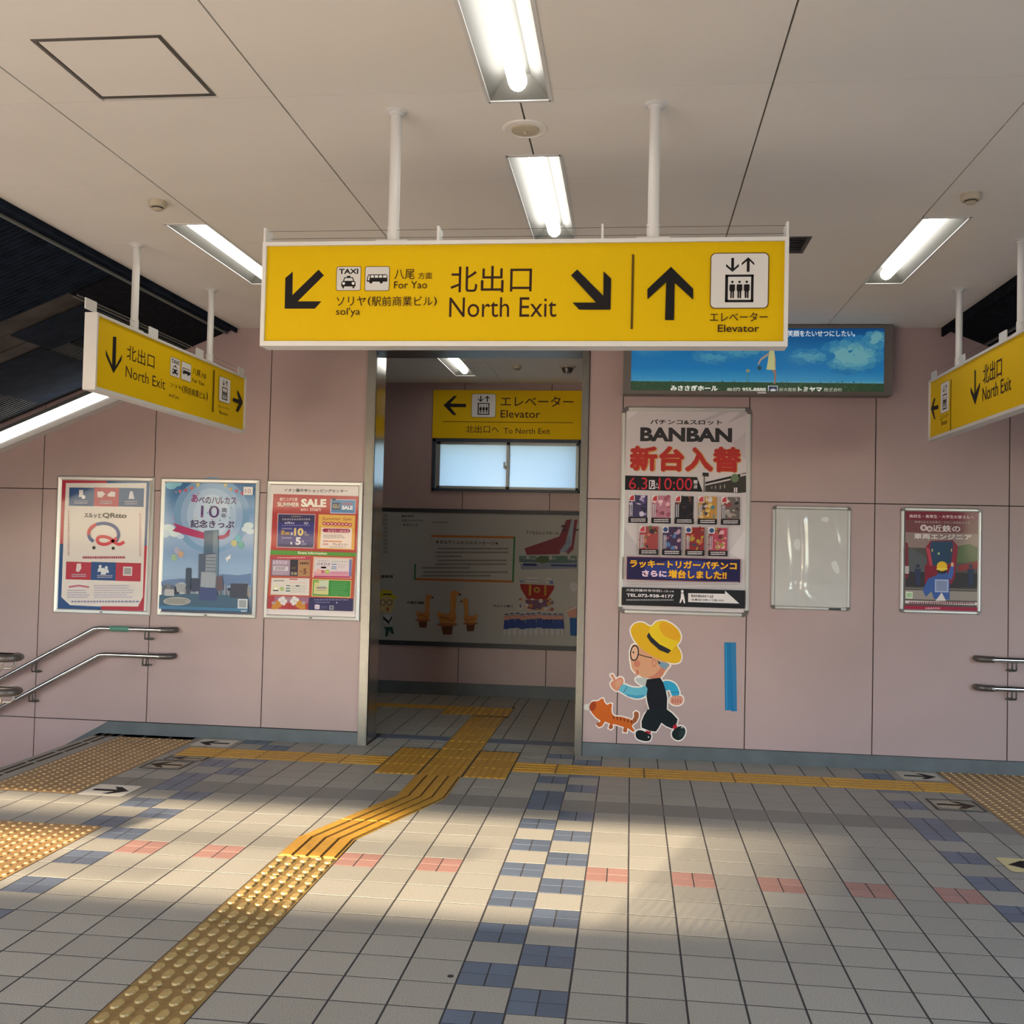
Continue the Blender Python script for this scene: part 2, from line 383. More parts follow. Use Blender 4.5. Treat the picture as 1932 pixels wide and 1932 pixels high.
def rect_minus(r, holes):
    out = [r]
    for h in holes:
        nx = []
        for (x0, x1, y0, y1) in out:
            a0, a1, b0, b1 = max(x0, h[0]), min(x1, h[1]), max(y0, h[2]), min(y1, h[3])
            if a0 >= a1-1e-6 or b0 >= b1-1e-6: nx.append((x0, x1, y0, y1)); continue
            if x0 < a0: nx.append((x0, a0, y0, y1))
            if a1 < x1: nx.append((a1, x1, y0, y1))
            if y0 < b0: nx.append((a0, a1, y0, b0))
            if b1 < y1: nx.append((a0, a1, b1, y1))
        out = nx
    return [q for q in out if q[1]-q[0] > 0.03 and q[3]-q[2] > 0.03]
for (y0, y1, tg) in rows:
    m = 0.95 if y1 <= 1.7 else sl((y0+y1)/2)+0.15
    for k in range(-8, 8):
        x0, x1 = 0.2*k, min(0.2*k+0.2, m)
        if x1-x0 < 0.03: break
        for q in zone(x0, x1, y0, y1): cells.append((*q, kind_of('L', k, tg)))
    for k in range(3, 26):
        x0, x1 = max(0.1+0.2*k, m), min(0.3+0.2*k, 4.66)
        if x1-x0 < 0.03: continue
        for q in zone(x0, x1, y0, y1): cells.append((*q, kind_of('R', k, tg)))
def in_view(x, y, z=0, mg=30):
    v = Vector((x, y, z))-CAM; d = v.dot(fwd)
    if d < 0.3: return False
    px = 966+FPX*v.dot(RT)/d; py = 966-FPX*v.dot(UPV)/d
    return -mg < px < 1932+mg and -mg < py < 1932+mg
UPV = -r0*math.sin(CR)+u0*math.cos(CR)
floor = struct(MB().box(-1.6, 0.42, -0.25, 5.55, 4.47, -0.0007).box(-6, -7.2, -0.25, 8, 0.42, -0.0007).box(0.46, 4.46, -0.25, 2.15, 7.2, -0.0007).box(-1.5, 4.78, -0.25, 0.46, 7.2, -0.0007).box(2.15, 4.78, -0.25, 3.5, 7.2, -0.0007).build('floor', 'mortar'))
TM = {}
GX, GY = 0.004, 0.0038
def tile_obj(name, x0, x1, y0, y1, mname, z1=0.0, z0=-0.006, gx=GX, gy=GY):
    w, h = round(x1-x0, 4), round(y1-y0, 4); key = (name, w, h, mname)
    if key not in TM:
        mb = MB().tile(-w/2+gx, -h/2+gy, w/2-gx, h/2-gy, z0, z1, 0.0003); m = mb.mesh(name); m.materials.append(MATS[mname]); TM[key] = m
    o = bpy.data.objects.new(name, TM[key]); COL.objects.link(o); o.parent = floor; o.location = ((x0+x1)/2, (y0+y1)/2, random.uniform(-0.0002, 0.0002)); return o
rest = MB(); restb = MB(); n_obj = 0
cells.sort(key=lambda c: c[2])
for (x0, x1, y0, y1, kd) in cells:
    vis = in_view((x0+x1)/2, (y0+y1)/2)
    if kd in ('blue', 'pink'):
        nm, mt = (('blue_tile', 'tile_blue') if kd == 'blue' else ('pink_tile', 'tile_pink'))
        xm = (x0+x1)/2; ym = (y0+y1)/2
        small = x1-x0 < 0.12 or y1-y0 < 0.12
        parts = [(x0, x1, y0, y1)] if small else [(x0, xm, y0, ym), (xm, x1, y0, ym), (x0, xm, ym, y1), (xm, x1, ym, y1)]
        if y0 < -0.5: continue
        for p in parts: tile_obj(nm, *p, mt, gx=0.003, gy=0.0026)
    else:
        if vis and n_obj < 300 and kd == 'beige': tile_obj('floor_tile', x0, x1, y0, y1, 'tile_beige'); n_obj += 1
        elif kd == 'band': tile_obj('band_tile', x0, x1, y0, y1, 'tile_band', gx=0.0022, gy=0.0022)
        else: rest.tile(x0+GX, y0+GY, x1-GX, y1-GY, -0.006, 0, 0.0003)
# corridor tiles through the doorway
inn = MB()
ylist = [4.94+0.2*i for i in range(12)]
for (x0, x1, fam) in [(-1.4, 1.1, 'L'), (1.4, 3.4, 'R')]:
    k = -7 if fam == 'L' else 6
    while True:
        a = 0.2*k if fam == 'L' else 0.1+0.2*k
        if a >= x1: break
        for y in ylist:
            for q in rect_minus((max(a, x0), min(a+0.2, x1), y, min(y+0.2, 7.14)), [(0.8, 1.42, 6.0, 6.47), (-1.4, 0.8, 6.27, 6.47), (1.1, 1.4, 4.4, 6.1)]):
                if q[0] < q[1]: inn.tile(q[0]+GX, q[2]+GY, q[1]-GX, q[3]-GY, -0.006, 0, 0.0003)
        k += 1
for (a, b) in [(0.53, 0.6), (0.6, 0.8), (0.8, 1.0), (1.0, 1.1), (1.4, 1.5), (1.5, 1.7), (1.7, 1.9), (1.9, 2.09)]:
    for (c, d) in [(4.46, 4.60), (4.60, 4.76)]: inn.tile(a+GX, c+GY, b-GX, d-GY, -0.006, 0, 0.0003)
for k in range(4): inn.tile(1.1+GX if k else 1.1+GX, 6.475+0.17*k+GY, 1.4-GX, 6.475+0.17*(k+1)-GY, -0.006, 0, 0.0003)
stuff(inn.build('floor_tiles', 'tile_beige', floor))
MB().box(-6, -7.2, -0.006, 8, yb(-9), 0.0).build('floor_slab', 'bounce_pale', floor)  # unseen floor stretch, made extra pale to bounce light onto the ceiling
rest.box(-6, yb(-9), -0.006, -1.62, 0.42, 0.0).box(4.68, yb(-9), -0.006, 8, 0.42, 0)
stuff(rest.build('floor_tiles', 'tile_beige', floor))
# threshold strip
MB().tile(0.53, 4.762, 1.098, 4.938, -0.006, 0.001).build('threshold_strip', 'tile_blue', floor)
MB().tile(1.402, 4.762, 2.09, 4.938, -0.006, 0.001).build('threshold_strip', 'tile_blue', floor)
# ---- tactile paving
def dot_paver(nm, w, h, mname, nx=5, ny=5):
    mb = MB().tile(-w/2+0.0018, -h/2+0.0018, w/2-0.0018, h/2-0.0018, -0.006, 0.001, 0.0003)
    for i in range(nx):
        for j in range(ny):
            mb.cyl((-w/2+(i+0.5)*w/nx, -h/2+(j+0.5)*h/ny), 0.013, 0.001, 0.006, 8, 0.008)
    return two_tone(mb, nm, mname, 'bump_ochre' if mname == 'tactile_ochre' else mname)
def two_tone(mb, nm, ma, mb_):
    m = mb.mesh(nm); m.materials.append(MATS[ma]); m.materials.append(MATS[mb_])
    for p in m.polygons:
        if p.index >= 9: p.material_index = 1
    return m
def oval_paver():
    mb = MB().tile(-0.15+0.001, -0.15+0.0022, 0.15-0.001, 0.15-0.0022, -0.006, 0.001, 0.0003)
    for i in range(5):
        x = -0.12+0.06*i
        for j in range(4):
            y = -0.15+0.1*j+(0.05 if i % 2 == 0 else 0.0); hw = 0.0165; y0, y1 = max(y-0.033, -0.1465), min(y+0.033, 0.1465)
            if y1-y0 < 0.02: continue
            hl = (y1-y0)/2; yc = (y0+y1)/2
            pl = [(-hw*0.4, -hl), (hw*0.4, -hl), (hw, -hl+0.012), (hw, hl-0.012), (hw*0.4, hl), (-hw*0.4, hl), (-hw, hl-0.012), (-hw, -hl+0.012)]
            mb.prism(pl, lambda p: (x+p[0], yc+p[1], 0.001), lambda p: (x+p[0]*0.80, yc+p[1]*0.92, 0.0075))
    return two_tone(mb, 'guide_paver', 'tactile_olive', 'bump_olive')
def bar_paver(w, h, along, n, mname='tactile_yellow'):
    mb = MB().tile(-w/2+0.0018, -h/2+0.0018, w/2-0.0018, h/2-0.0018, -0.006, 0.001, 0.0003)
    for i in range(n):
        if along == 'Y': c = -w/2+(i+0.5)*w/n; hw = w/n*0.30; mb.add([(c-hw, -h/2+.006, .001), (c+hw, -h/2+.006, .001), (c+hw, h/2-.006, .001), (c-hw, h/2-.006, .001), (c-hw*.7, -h/2+.01, .005), (c+hw*.7, -h/2+.01, .005), (c+hw*.7, h/2-.01, .005), (c-hw*.7, h/2-.01, .005)], [(0, 1, 5, 4), (1, 2, 6, 5), (2, 3, 7, 6), (3, 0, 4, 7), (4, 5, 6, 7)])
        else: c = -h/2+(i+0.5)*h/n; hw = h/n*0.30; mb.add([(-w/2+.006, c-hw, .001), (w/2-.006, c-hw, .001), (w/2-.006, c+hw, .001), (-w/2+.006, c+hw, .001), (-w/2+.01, c-hw*.7, .005), (w/2-.01, c-hw*.7, .005), (w/2-.01, c+hw*.7, .005), (-w/2+.01, c+hw*.7, .005)], [(0, 1, 5, 4), (1, 2, 6, 5), (2, 3, 7, 6), (3, 0, 4, 7), (4, 5, 6, 7)])
    m = mb.mesh('guide_paver'); m.materials.append(MATS[mname]); return m
def place(name, mesh, x, y):
    o = bpy.data.objects.new(name, mesh); COL.objects.link(o); o.parent = floor; o.location = (x, y, random.uniform(-0.0003, 0.0003)); return o
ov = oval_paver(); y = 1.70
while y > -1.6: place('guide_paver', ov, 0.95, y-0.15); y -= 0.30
bY = bar_paver(0.29, 0.287, 'Y', 6)
for i in range(3):
    for j in range(3): place('guide_paver', bY, 0.95+0.3*i, 3.565+0.1435+0.2867*j)
bp2 = bar_paver(0.3, 0.3, 'Y', 5)
for j in range(5): place('guide_paver', bp2, 1.25, 4.575+0.3*j+0.02)
bX = bar_paver(0.298, 0.298, 'X', 4); bX6 = bar_paver(0.598, 0.298, 'X', 4)
for i in range(5): place('guide_paver', bX, -0.55+0.3*i, 3.95)
place('guide_paver', bX, 1.85, 3.95); 
for i in range(4): place('guide_paver', bX6, 2.3+0.6*i, 3.95)
bXe = bar_paver(0.255, 0.298, 'X', 4); place('guide_paver', bXe, 4.53, 3.95)
dY = dot_paver('guide_paver', 0.31, 0.46, 'tactile_yellow', 5, 8)
place('guide_paver', dY, 0.955, 6.235); place('guide_paver', dY, 1.265, 6.235)
for i in range(3): place('guide_paver', bar_paver(0.3, 0.2, 'X', 3), 0.65-0.3*i, 6.37)
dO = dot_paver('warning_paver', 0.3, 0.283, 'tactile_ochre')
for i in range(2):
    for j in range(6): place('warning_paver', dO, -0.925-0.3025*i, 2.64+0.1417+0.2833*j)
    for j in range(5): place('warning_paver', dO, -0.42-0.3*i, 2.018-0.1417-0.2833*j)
    for j in range(12): place('warning_paver', dO, 4.81+0.3*i, 4.45-0.1417-0.2833*j)
# stair edges: pale stone margins with dark anti-slip slots
mg = MB().tile(-1.60, 2.64, -1.38, 4.45, -0.006, 0.0).tile(-1.38, 4.345, -0.775, 4.45, -0.006, 0).tile(-1.6, 0.42, -0.875, 2.015, -0.006, 0).tile(5.265, 0.42, 5.55, 4.45, -0.006, 0)
mg.build('stair_margin', 'tile_beige', floor)
for x in (-1.475, -1.535):
    for j in range(5): MB().box(x-0.012, 2.68+0.355*j, -0.001, x+0.012, 3.0+0.355*j, 0.0015).build('slot_strip', 'groove_dark', floor)
# curved overlay strip of the guide path: sheet, four raised bars in segments
P0, P1_, P2_, P3_ = (0.8, 1.70), (0.8, 2.02), (1.1, 2.98), (1.1, 3.565)
def path_x(y):
    if y < 2.02: return 0.8
    if y > 2.98: return 1.1
    return 0.8+0.3*(y-2.02)/0.96
def ribbon(mb, a, b, ys, z0, z1):
    pts = [(path_x(y)+a, y) for y in ys]+[(path_x(y)+b, y) for y in reversed(ys)]
    n = len(ys)
    vs = [(x, y, z0) for x, y in pts]+[(x, y, z1) for x, y in pts]; N = 2*n; fs = [(i, (i+1) % N, N+(i+1) % N, N+i) for i in range(N)]
    fs += [(N+i, N+i+1, N+N-2-i, N+N-1-i) for i in range(n-1)]
    mb.add(vs, fs)
YS = [1.70, 2.02, 2.5, 2.98, 3.56]
g = MB(); ribbon(g, 0.0, 0.297, YS, -0.003, 0.0035); g.build('guide_strip', 'tactile_yellow', floor)
for i in range(4):
    for (ya, yb_) in ((1.705, 2.375), (2.385, 2.695), (2.705, 3.555)):
        ys = [ya]+[q for q in (2.02, 2.98) if ya < q < yb_]+[yb_]
        g = MB(); ribbon(g, 0.012+0.072*i, 0.012+0.072*i+0.052, ys, 0.0035, 0.0085); g.build('guide_bar', 'tactile_yellow', floor)
        g = MB(); ribbon(g, 0.066+0.072*i, 0.066+0.072*i+0.008, ys, 0.0036, 0.0042); g.build('guide_groove', 'groove_dark', floor)
# stairs going down on both sides
for (sx, nm) in ((-1, 'left'), (1, 'right')):
    xe = -1.6 if sx < 0 else 5.55; st = MB()
    for i in range(9):
        xa = xe+sx*0.30*i; xb = xe+sx*0.30*(i+1); z = -0.16*(i+1)
        st.box(min(xa, xb), 0.42, z-0.2, max(xa, xb), 4.453, z)
    o = st.build('stair_flight', 'concrete'); struct(o)
# floor arrows
def sticker(name, label, q, worn, flip, tone='d9d3c6'):
    x0, x1, y0, y1 = q; t = thing(name, label, 'floor sticker', ((x0+x1)/2, (y0+y1)/2, 0.001), 'arrow stickers on the floor tiles')
    s = Sheet('Z', 0.0015, 1, 1.25); s.uv = lambda a, b: ((x0+x1)/2+((a-50) if not flip else (50-a))*(x1-x0)/100, (y0+y1)/2+(50-b)*(y1-y0)/100)
    s.fr = (0, 0, 3.0)
    if not worn: s.rrect(0, 0, 100, 100, 0.08, tone)
    else: s.line([(2, 2), (98, 2), (98, 98), (2, 98)], 5, '4a4038', closed=True); s.poly([(6, 30), (60, 12), (90, 40), (70, 90), (12, 80)], 'b3a892')
    arr = [(12, 42), (62, 42), (46, 18), (62, 18), (92, 50), (62, 82), (46, 82), (62, 58), (12, 58)]
    s.poly(arr, K1 if not worn else '3c2f24'); s.build('arrow_print', 'board_print', t)
sticker('floor_arrow_sticker', 'white floor arrow sticker pointing right in the sun patch beside the left tactile paving', (-0.755, -0.475, 2.615, 2.885), False, False)
sticker('floor_arrow_sticker', 'white floor arrow sticker pointing left against the left skirting', (-0.73, -0.44, 4.13, 4.40), False, True, 'c8c2b6')
sticker('floor_arrow_sticker', 'worn brown floor arrow in front of the yellow strip on the left', (-0.74, -0.46, 3.36, 3.62), True, True)
sticker('floor_arrow_sticker', 'worn torn arrow outline just below the left end of the yellow strip', (-0.70, -0.42, 3.64, 3.79), True, True)
sticker('floor_arrow_sticker', 'white floor arrow sticker pointing right against the right skirting', (4.36, 4.63, 4.13, 4.40), False, False, 'bdb7aa')
sticker('floor_arrow_sticker', 'worn brown arrow sticker pointing right beside the right tactile paving', (4.35, 4.64, 3.32, 3.60), True, False)
sticker('floor_arrow_sticker', 'yellowed arrow sticker cut by the right edge of the picture', (4.36, 4.64, 2.12, 2.36), False, True, 'cdbf8e')
# ================================================================== WALLS
def slab(name, boxes, mname='joint_dark'):
    mb = MB()
    for b in boxes: mb.box(*b)
    return struct(mb.build(name, mname))
wl = slab('wall_left', [(-6, W+0.010, -3, 0.465, W+0.33, 3.4), (0.465, W+0.010, 3.02, 2.145, W+0.33, 3.4)])
wr = slab('wall_right', [(2.145, W+0.010, -3, 8, W+0.33, 3.4)])
G = 0.0036
def wpanel(parent, x0, x1, z0, z1, y=W, th=0.012, holes=()):
    mb = MB()
    for (a, b, c, d) in rect_minus((x0+G, x1-G, z0+G, z1-G), list(holes)): mb.box(a, y, c, b, y+th, d)
    mb.build('wall_panel', 'pink_panel', parent)
XL = [-4.9, -3.98, -3.065, -2.140, -1.222, -0.303, 0.462]; XR = [2.147, 2.402, 3.322, 4.216, 5.137, 6.05, 7.0]
for a, b in zip(XL, XL[1:]):
    for c, d in ((0.096, 1.893), (1.893, 3.17)): wpanel(wl, a, b, c, d)
    if b < -1.2: wpanel(wl, a, b, -2.0, 0.096)
for a, b in zip(XR, XR[1:]):
    for c, d in ((0.096, 1.893), (1.893, 3.17)): wpanel(wr, a, b, c, d)
wpanel(wl, 0.465, 2.145, 3.02, 3.17)
# skirtings
struct(MB().box(-1.53, W-0.008, 0.0, 0.46, W, 0.094).prism([(-1.53, 0.094), (-1.53, -0.02), (-3.4, -1.12), (-3.4, -0.98)], lambda p: (p[0], W-0.008, p[1]), lambda p: (p[0], W, p[1])).build('baseboard_left', 'vinyl_grey'))
struct(MB().box(2.15, W-0.008, 0.0, 5.55, W, 0.096).build('baseboard_right', 'vinyl_grey'))
# doorway lining of stainless steel
dr = struct(MB().box(0.462, W-0.022, 0, 0.520, W+0.012, 3.02).build('door_1', 'steel_satin'))
MB().box(0.512, W-0.010, 0, 0.5205, 4.78, 3.02).build('left_reveal', 'steel', dr)
MB().box(0.5205, W-0.02, 0, 0.528, W+0.015, 3.02).build('left_bead', 'steel_satin', dr)
MB().box(2.096, W-0.022, 0, 2.148, W+0.012, 3.02).build('right_trim', 'steel_satin', dr)
MB().box(2.100, W-0.010, 0, 2.11, 4.78, 3.02).build('right_reveal', 'steel', dr)
MB().box(0.462, W-0.022, 2.995, 2.148, 4.78, 3.03).build('head_trim', 'steel_satin', dr)
MB().box(2.149, W-0.003, 0, 2.153, W+0.005, 3.02).build('seal', 'plastic_black', dr)
# corridor behind the doorway
WX0, WX1, WZ0, WZ1 = 0.452, 1.962, 2.062, 2.594
mb = MB()
for (a, b, c, d) in rect_minus((-1.5, 3.5, 0, 3.4), [(WX0, WX1, WZ0, WZ1)]): mb.box(a, W2+0.010, c, b, W2+0.22, d)
wb = struct(mb.build('wall_back', 'joint_dark'))
XI = [-1.5, -1.02, -0.13, 0.767, 1.656, 2.545, 3.5]
for a, b in zip(XI, XI[1:]): wpanel(wb, a, b, 0.12, 3.17, y=W2, holes=[(WX0, WX1, WZ0, WZ1)])
struct(MB().box(-1.5, W2-0.008, 0, 3.5, W2, 0.122).build('baseboard_back', 'vinyl_grey'))
struct(MB().box(-1.6, 4.78, 0, -1.5, 7.3, 3.4).build('wall_inner_left', 'pink_panel'))
struct(MB().box(3.5, 4.78, 0, 3.6, 7.3, 3.4).build('wall_inner_right', 'pink_panel'))
struct(MB().box(-1.5, 4.78, 0, 0.513, 4.79, 3.2).box(2.11, 4.78, 0, 3.5, 4.79, 3.2).build('wall_inner_front', 'pink_panel'))
# window over the corridor
y0 = W2-0.03; win = struct(MB().box(WX0, y0, WZ0, WX1, y0+0.10, WZ0+0.028).box(WX0, y0, WZ1-0.028, WX1, y0+0.10, WZ1).box(WX0, y0, WZ0, WX0+0.028, y0+0.10, WZ1).box(WX1-0.022, y0, WZ0, WX1, y0+0.10, WZ1).build('window_1', 'window_blue'))
def sash(x0, x1, y, bw=0.026):
    z0, z1 = WZ0+0.028, WZ1-0.028
    f = MB().box(x0, y, z0, x1, y+0.02, z0+bw).box(x0, y, z1-bw, x1, y+0.02, z1).box(x0, y, z0, x0+bw, y+0.02, z1).box(x1-bw, y, z0, x1, y+0.02, z1).build('sash', 'window_alu', win)
    MB().box(x0+bw, y+0.008, z0+bw, x1-bw, y+0.012, z1-bw).build('pane', 'wired_glass', f)
sash(0.50, 1.235, W2+0.002); sash(1.215, 1.938, W2+0.026)
MB().box(0.48, W2+0.01, WZ0+0.028, 0.50, W2+0.05, WZ1-0.028).build('side_rail', 'window_alu', win)
MB().box(1.195, W2-0.02, 2.29, 1.21, W2, 2.33).box(1.183, W2-0.03, 2.30, 1.20, W2-0.012, 2.365).build('latch', 'window_alu', win)
# guessed walls out of view; openings shaped to place sun patch and sky light
def holes_wall(name, plane, v, span, holes, th=0.2):
    mb = MB()
    for (a, b, c, d) in rect_minus((span[0], span[1], span[2], span[3]), holes):
        if plane == 'Y': mb.box(a, v-th, c, b, v, d)
        else: mb.box(v, a, c, v+th, b, d)
    return struct(mb.build(name, 'pink_panel'))
holes_wall('wall_rear', 'Y', -7.0, (-6, 8, -0.2, 3.4), [(-5.8, 0.95, 2.09, 2.54), (-5.8, 0.45, 0.02, 1.62)])
mb = MB().box(-5.8, -7.12, 2.335, -3.15, -7.08, 2.435).box(-3.2, -7.12, 2.34, -1.2, -7.09, 2.355).box(-5.8, -7.12, 2.20, -2.4, -7.09, 2.212)  # unseen bars added to cast soft dark streaks across the sun patch
for i in range(28): fx = 0.93-0.045*i; wd = 0.043-0.0015*i; mb.box(fx-wd/2, -7.12, 2.09, fx+wd/2, -7.08, 2.54)  # added fins, thinner leftwards, that fade the sun patch at its right end
struct(mb.build('added_sun_fins', 'concrete'))
holes_wall('wall_far_right', 'X', 8.0, (-7, 4.6, -3, 3.4), [(-6.5, 1.2, 0.3, 3.0), (1.6, 4.3, -1.6, -0.4)])
holes_wall('wall_far_left', 'X', -6.2, (-7, 4.6, -3, 3.4), [(-6.5, 1.2, 1.4, 2.6), (1.5, 4.4, -2.2, -0.9)])
mb = MB().box(-40, -34, -6, 45, -30, 1.2).box(-30, -28, -6, -26, 14, 4.6)  # unseen blocks in place of buildings, added to cut low sky light
struct(mb.build('sky_blocker', 'concrete'))
# ================================================================== CEILING
LIGHTS = [(1.934, 2.160, -0.78, 0.464), (1.934, 2.160, 1.0, 2.232), (0.045, 0.27, 1.848, 3.085), (3.845, 4.07, 1.90, 3.165)]
ILIGHT = (0.75, 0.955, 5.41, 6.66)
VENTS = [(3.075, 3.376, 2.184, 2.486), (1.45, 1.80, 2.205, 2.50)]
HATCH = (0.495, 0.942, -0.104, 0.348)
struct_c = struct(MB().box(-0.585, 1.35, 3.26, 4.66, 4.46, 3.32).box(-6.2, -7.2, 3.26, 8, 1.35, 3.32).box(-1.6, 4.46, 3.26, 3.6, 7.3, 3.32).build('ceiling', 'ceiling_joint'))
MB().box(-6.2, -7.2, ZC, 8, -2.4, ZC+0.02).box(-6.2, -2.4, ZC, -0.63, 1.35, ZC+0.02).box(4.74, -2.4, ZC, 8, 1.35, ZC+0.02).box(-1.5, 4.78, ZC, -0.13, 7.15, ZC+0.02).box(2.54, 4.78, ZC, 3.5, 7.15, ZC+0.02).build('ceiling_board', 'ceiling_board', struct_c)
CXS = [-0.583, 0.272, 1.156, 2.048, 2.94, 3.845, 4.66]; CYS = [-2.36, -1.45, -0.54, 0.374, 1.286, 2.198, 3.11, 4.02, 4.449]
fh = [(a-0.004, b+0.004, c-0.004, d+0.004) for a, b, c, d in LIGHTS+[ILIGHT]]+VENTS+[HATCH]
for i in range(6):
    for j in range(8):
        mb = MB(); gx = 0.0035; gy = 0.0012
        for (a, b, c, d) in rect_minus((CXS[i]+(gx if i else 0), CXS[i+1]-(gx if i < 5 else 0), CYS[j]+gy, CYS[j+1]-gy), fh): mb.box(a, c, ZC, b, d, ZC+0.018)
        mb.build('ceiling_panel', 'ceiling_board', struct_c)
for a, b in ((-0.13, 1.16), (1.16, 2.54)):
    for c, d in ((4.78, 5.9), (5.9, 7.15)):
        mb = MB()
        for q in rect_minus((a+0.002, b-0.002, c+0.001, d-0.001), fh): mb.box(q[0], q[2], ZC, q[1], q[3], ZC+0.018)
        mb.build('ceiling_panel', 'ceiling_board', struct_c)
# lamps
def troffer(q, label):
    x0, x1, y0, y1 = q; xm = (x0+x1)/2; h = ZC+0.072; t = thing('ceiling_light', label, 'light', (xm, (y0+y1)/2, ZC), 'recessed ceiling strip lights')
    r = 0.008
    mb = MB()
    for (a, b, c, d) in ((x0-r, x0+0.006, y0-r, y1+r), (x1-0.006, x1+r, y0-r, y1+r), (x0, x1, y0-r, y0+0.006), (x0, x1, y1-0.006, y1+r)): mb.box(a, c, ZC-0.004, b, d, ZC+0.003)
    mb.build('trim_frame', 'white_paint', t)
    a, b, c, d = x0+0.006, x1-0.006, y0+0.006, y1-0.006; k = 0.062; e = 0.05
    mb = MB(); mb.add([(a, c, ZC), (b, c, ZC), (b, d, ZC), (a, d, ZC), (a+k, c+e, h), (b-k, c+e, h), (b-k, d-e, h), (a+k, d-e, h)], [(0, 1, 5, 4), (1, 2, 6, 5), (2, 3, 7, 6), (3, 0, 4, 7), (4, 5, 6, 7)])
    mb.build('reflector', 'reflector_white', t)
    mb = MB(); n = 10; R = 0.034; pts = []; rr = []
    ya, yb2 = c+0.035, d-0.035
    for i in range(7): th = math.pi/2*i/6; pts.append((xm, ya+R*(1-math.cos(th)), ZC+0.037)); rr.append(max(0.002, R*math.sin(th)))
    for i in range(7): th = math.pi/2*(6-i)/6; pts.append((xm, yb2-R*(1-math.cos(th)), ZC+0.037)); rr.append(max(0.002, R*math.sin(th)))
    mb.tube(pts, rr, 14); mb.build('light_tube', 'light_tube', t, smooth=True)
troffer(LIGHTS[0], 'recessed strip light nearest the camera, cut by the top of the picture')
troffer(LIGHTS[1], 'recessed strip light just above the big central exit sign')
troffer(LIGHTS[2], 'recessed strip light on the left side of the ceiling')
troffer(LIGHTS[3], 'recessed strip light on the right side of the ceiling')
troffer(ILIGHT, 'recessed strip light in the corridor ceiling seen through the doorway')
# access hatch
x0, x1, y0, y1 = HATCH; t = thing('ceiling_hatch', 'square white access hatch with grey metal rim in the upper left ceiling', 'hatch', ((x0+x1)/2, (y0+y1)/2, ZC)); f = 0.014
MB().box(x0, y0, ZC-0.003, x0+f, y1, ZC+0.01).box(x1-f, y0, ZC-0.003, x1, y1, ZC+0.01).box(x0+f, y0, ZC-0.003, x1-f, y0+f, ZC+0.01).box(x0+f, y1-f, ZC-0.003, x1-f, y1, ZC+0.01).build('rim', 'steel_satin', t)
MB().box(x0+f+0.003, y0+f+0.003, ZC-0.001, x1-f-0.003, y1-f-0.003, ZC+0.012).build('door_panel', 'ceiling_board', t)
MB().box(x0+f, y0+f, ZC+0.013, x1-f, y1-f, ZC+0.02).build('backing', 'plastic_black', t)
# vents
for q, lab in zip(VENTS, ('dark square ceiling vent behind the right end of the big exit sign', 'dark ceiling vent mostly hidden behind the top of the big exit sign')):
    x0, x1, y0, y1 = q; t = thing('ceiling_vent', lab, 'vent', ((x0+x1)/2, (y0+y1)/2, ZC)); f = 0.018
    MB().box(x0, y0, ZC-0.004, x0+f, y1, ZC+0.03).box(x1-f, y0, ZC-0.004, x1, y1, ZC+0.03).box(x0+f, y0, ZC-0.004, x1-f, y0+f, ZC+0.03).box(x0+f, y1-f, ZC-0.004, x1-f, y1, ZC+0.03).build('frame', 'vent_dark', t)
    for i in range(8):
        yy = y0+f+0.01+i*(y1-y0-2*f-0.01)/8; m2 = MB(); m2.add([(x0+f, yy, ZC), (x1-f, yy, ZC), (x1-f, yy+0.024, ZC+0.014), (x0+f, yy+0.024, ZC+0.014), (x0+f, yy, ZC+0.003), (x1-f, yy, ZC+0.003), (x1-f, yy+0.024, ZC+0.017), (x0+f, yy+0.024, ZC+0.017)], [(0, 1, 2, 3), (4, 7, 6, 5), (0, 4, 5, 1), (1, 5, 6, 2), (2, 6, 7, 3), (3, 7, 4, 0)]); m2.build('slat', 'shutter_grey', t)
    MB().box(x0+f, y0+f, ZC+0.032, x1-f, y1-f, ZC+0.036).build('backing', 'plastic_black', t)
# loudspeaker disc, smoke detectors, camera dome
c = (2.041, 0.719, ZC); t = thing('ceiling_speaker', 'flat round cream ceiling speaker between the two central strip lights', 'speaker', c)
MB().lathe(c, [(0.088, -0.0), (0.086, -0.004), (0.078, -0.006), (0.076, -0.004)], 40).build('outer_ring', 'ceiling_board', t, True)
MB().lathe(c, [(0.055, -0.003), (0.053, -0.010), (0.045, -0.012)], 36).build('cover', 'plastic_cream', t, True)
MB().lathe(c, [(0.008, -0.012), (0.008, -0.020), (0.005, -0.023)], 14).build('knob', 'plastic_cream', t, True)
for (x, y, lab) in ((0.175, 1.49, 'round cream smoke detector left of the left strip light'), (3.966, 1.565, 'round cream smoke detector beyond the right strip light'), (1.416, 6.09, 'round smoke detector on the corridor ceiling left of the dome camera')):
    c = (x, y, ZC); t = thing('smoke_detector', lab, 'detector', c, 'smoke detectors')
    MB().lathe(c, [(0.043, 0), (0.043, -0.026), (0.039, -0.031), (0.025, -0.031)]).build('base', 'plastic_cream', t, True)
    MB().lathe(c, [(0.027, -0.031), (0.027, -0.036)]).build('vent_ring', 'plastic_black', t)
    MB().lathe(c, [(0.025, -0.036), (0.026, -0.040), (0.018, -0.046), (0.002, -0.048)]).build('sensor_cap', 'plastic_cream', t, True)
c = (1.875, 6.12, ZC); t = thing('dome_camera', 'grey dome camera on the corridor ceiling beside the right jamb', 'camera', c)
MB().lathe(c, [(0.075, 0), (0.072, -0.012), (0.055, -0.016)]).build('base', 'plastic_cream', t, True)
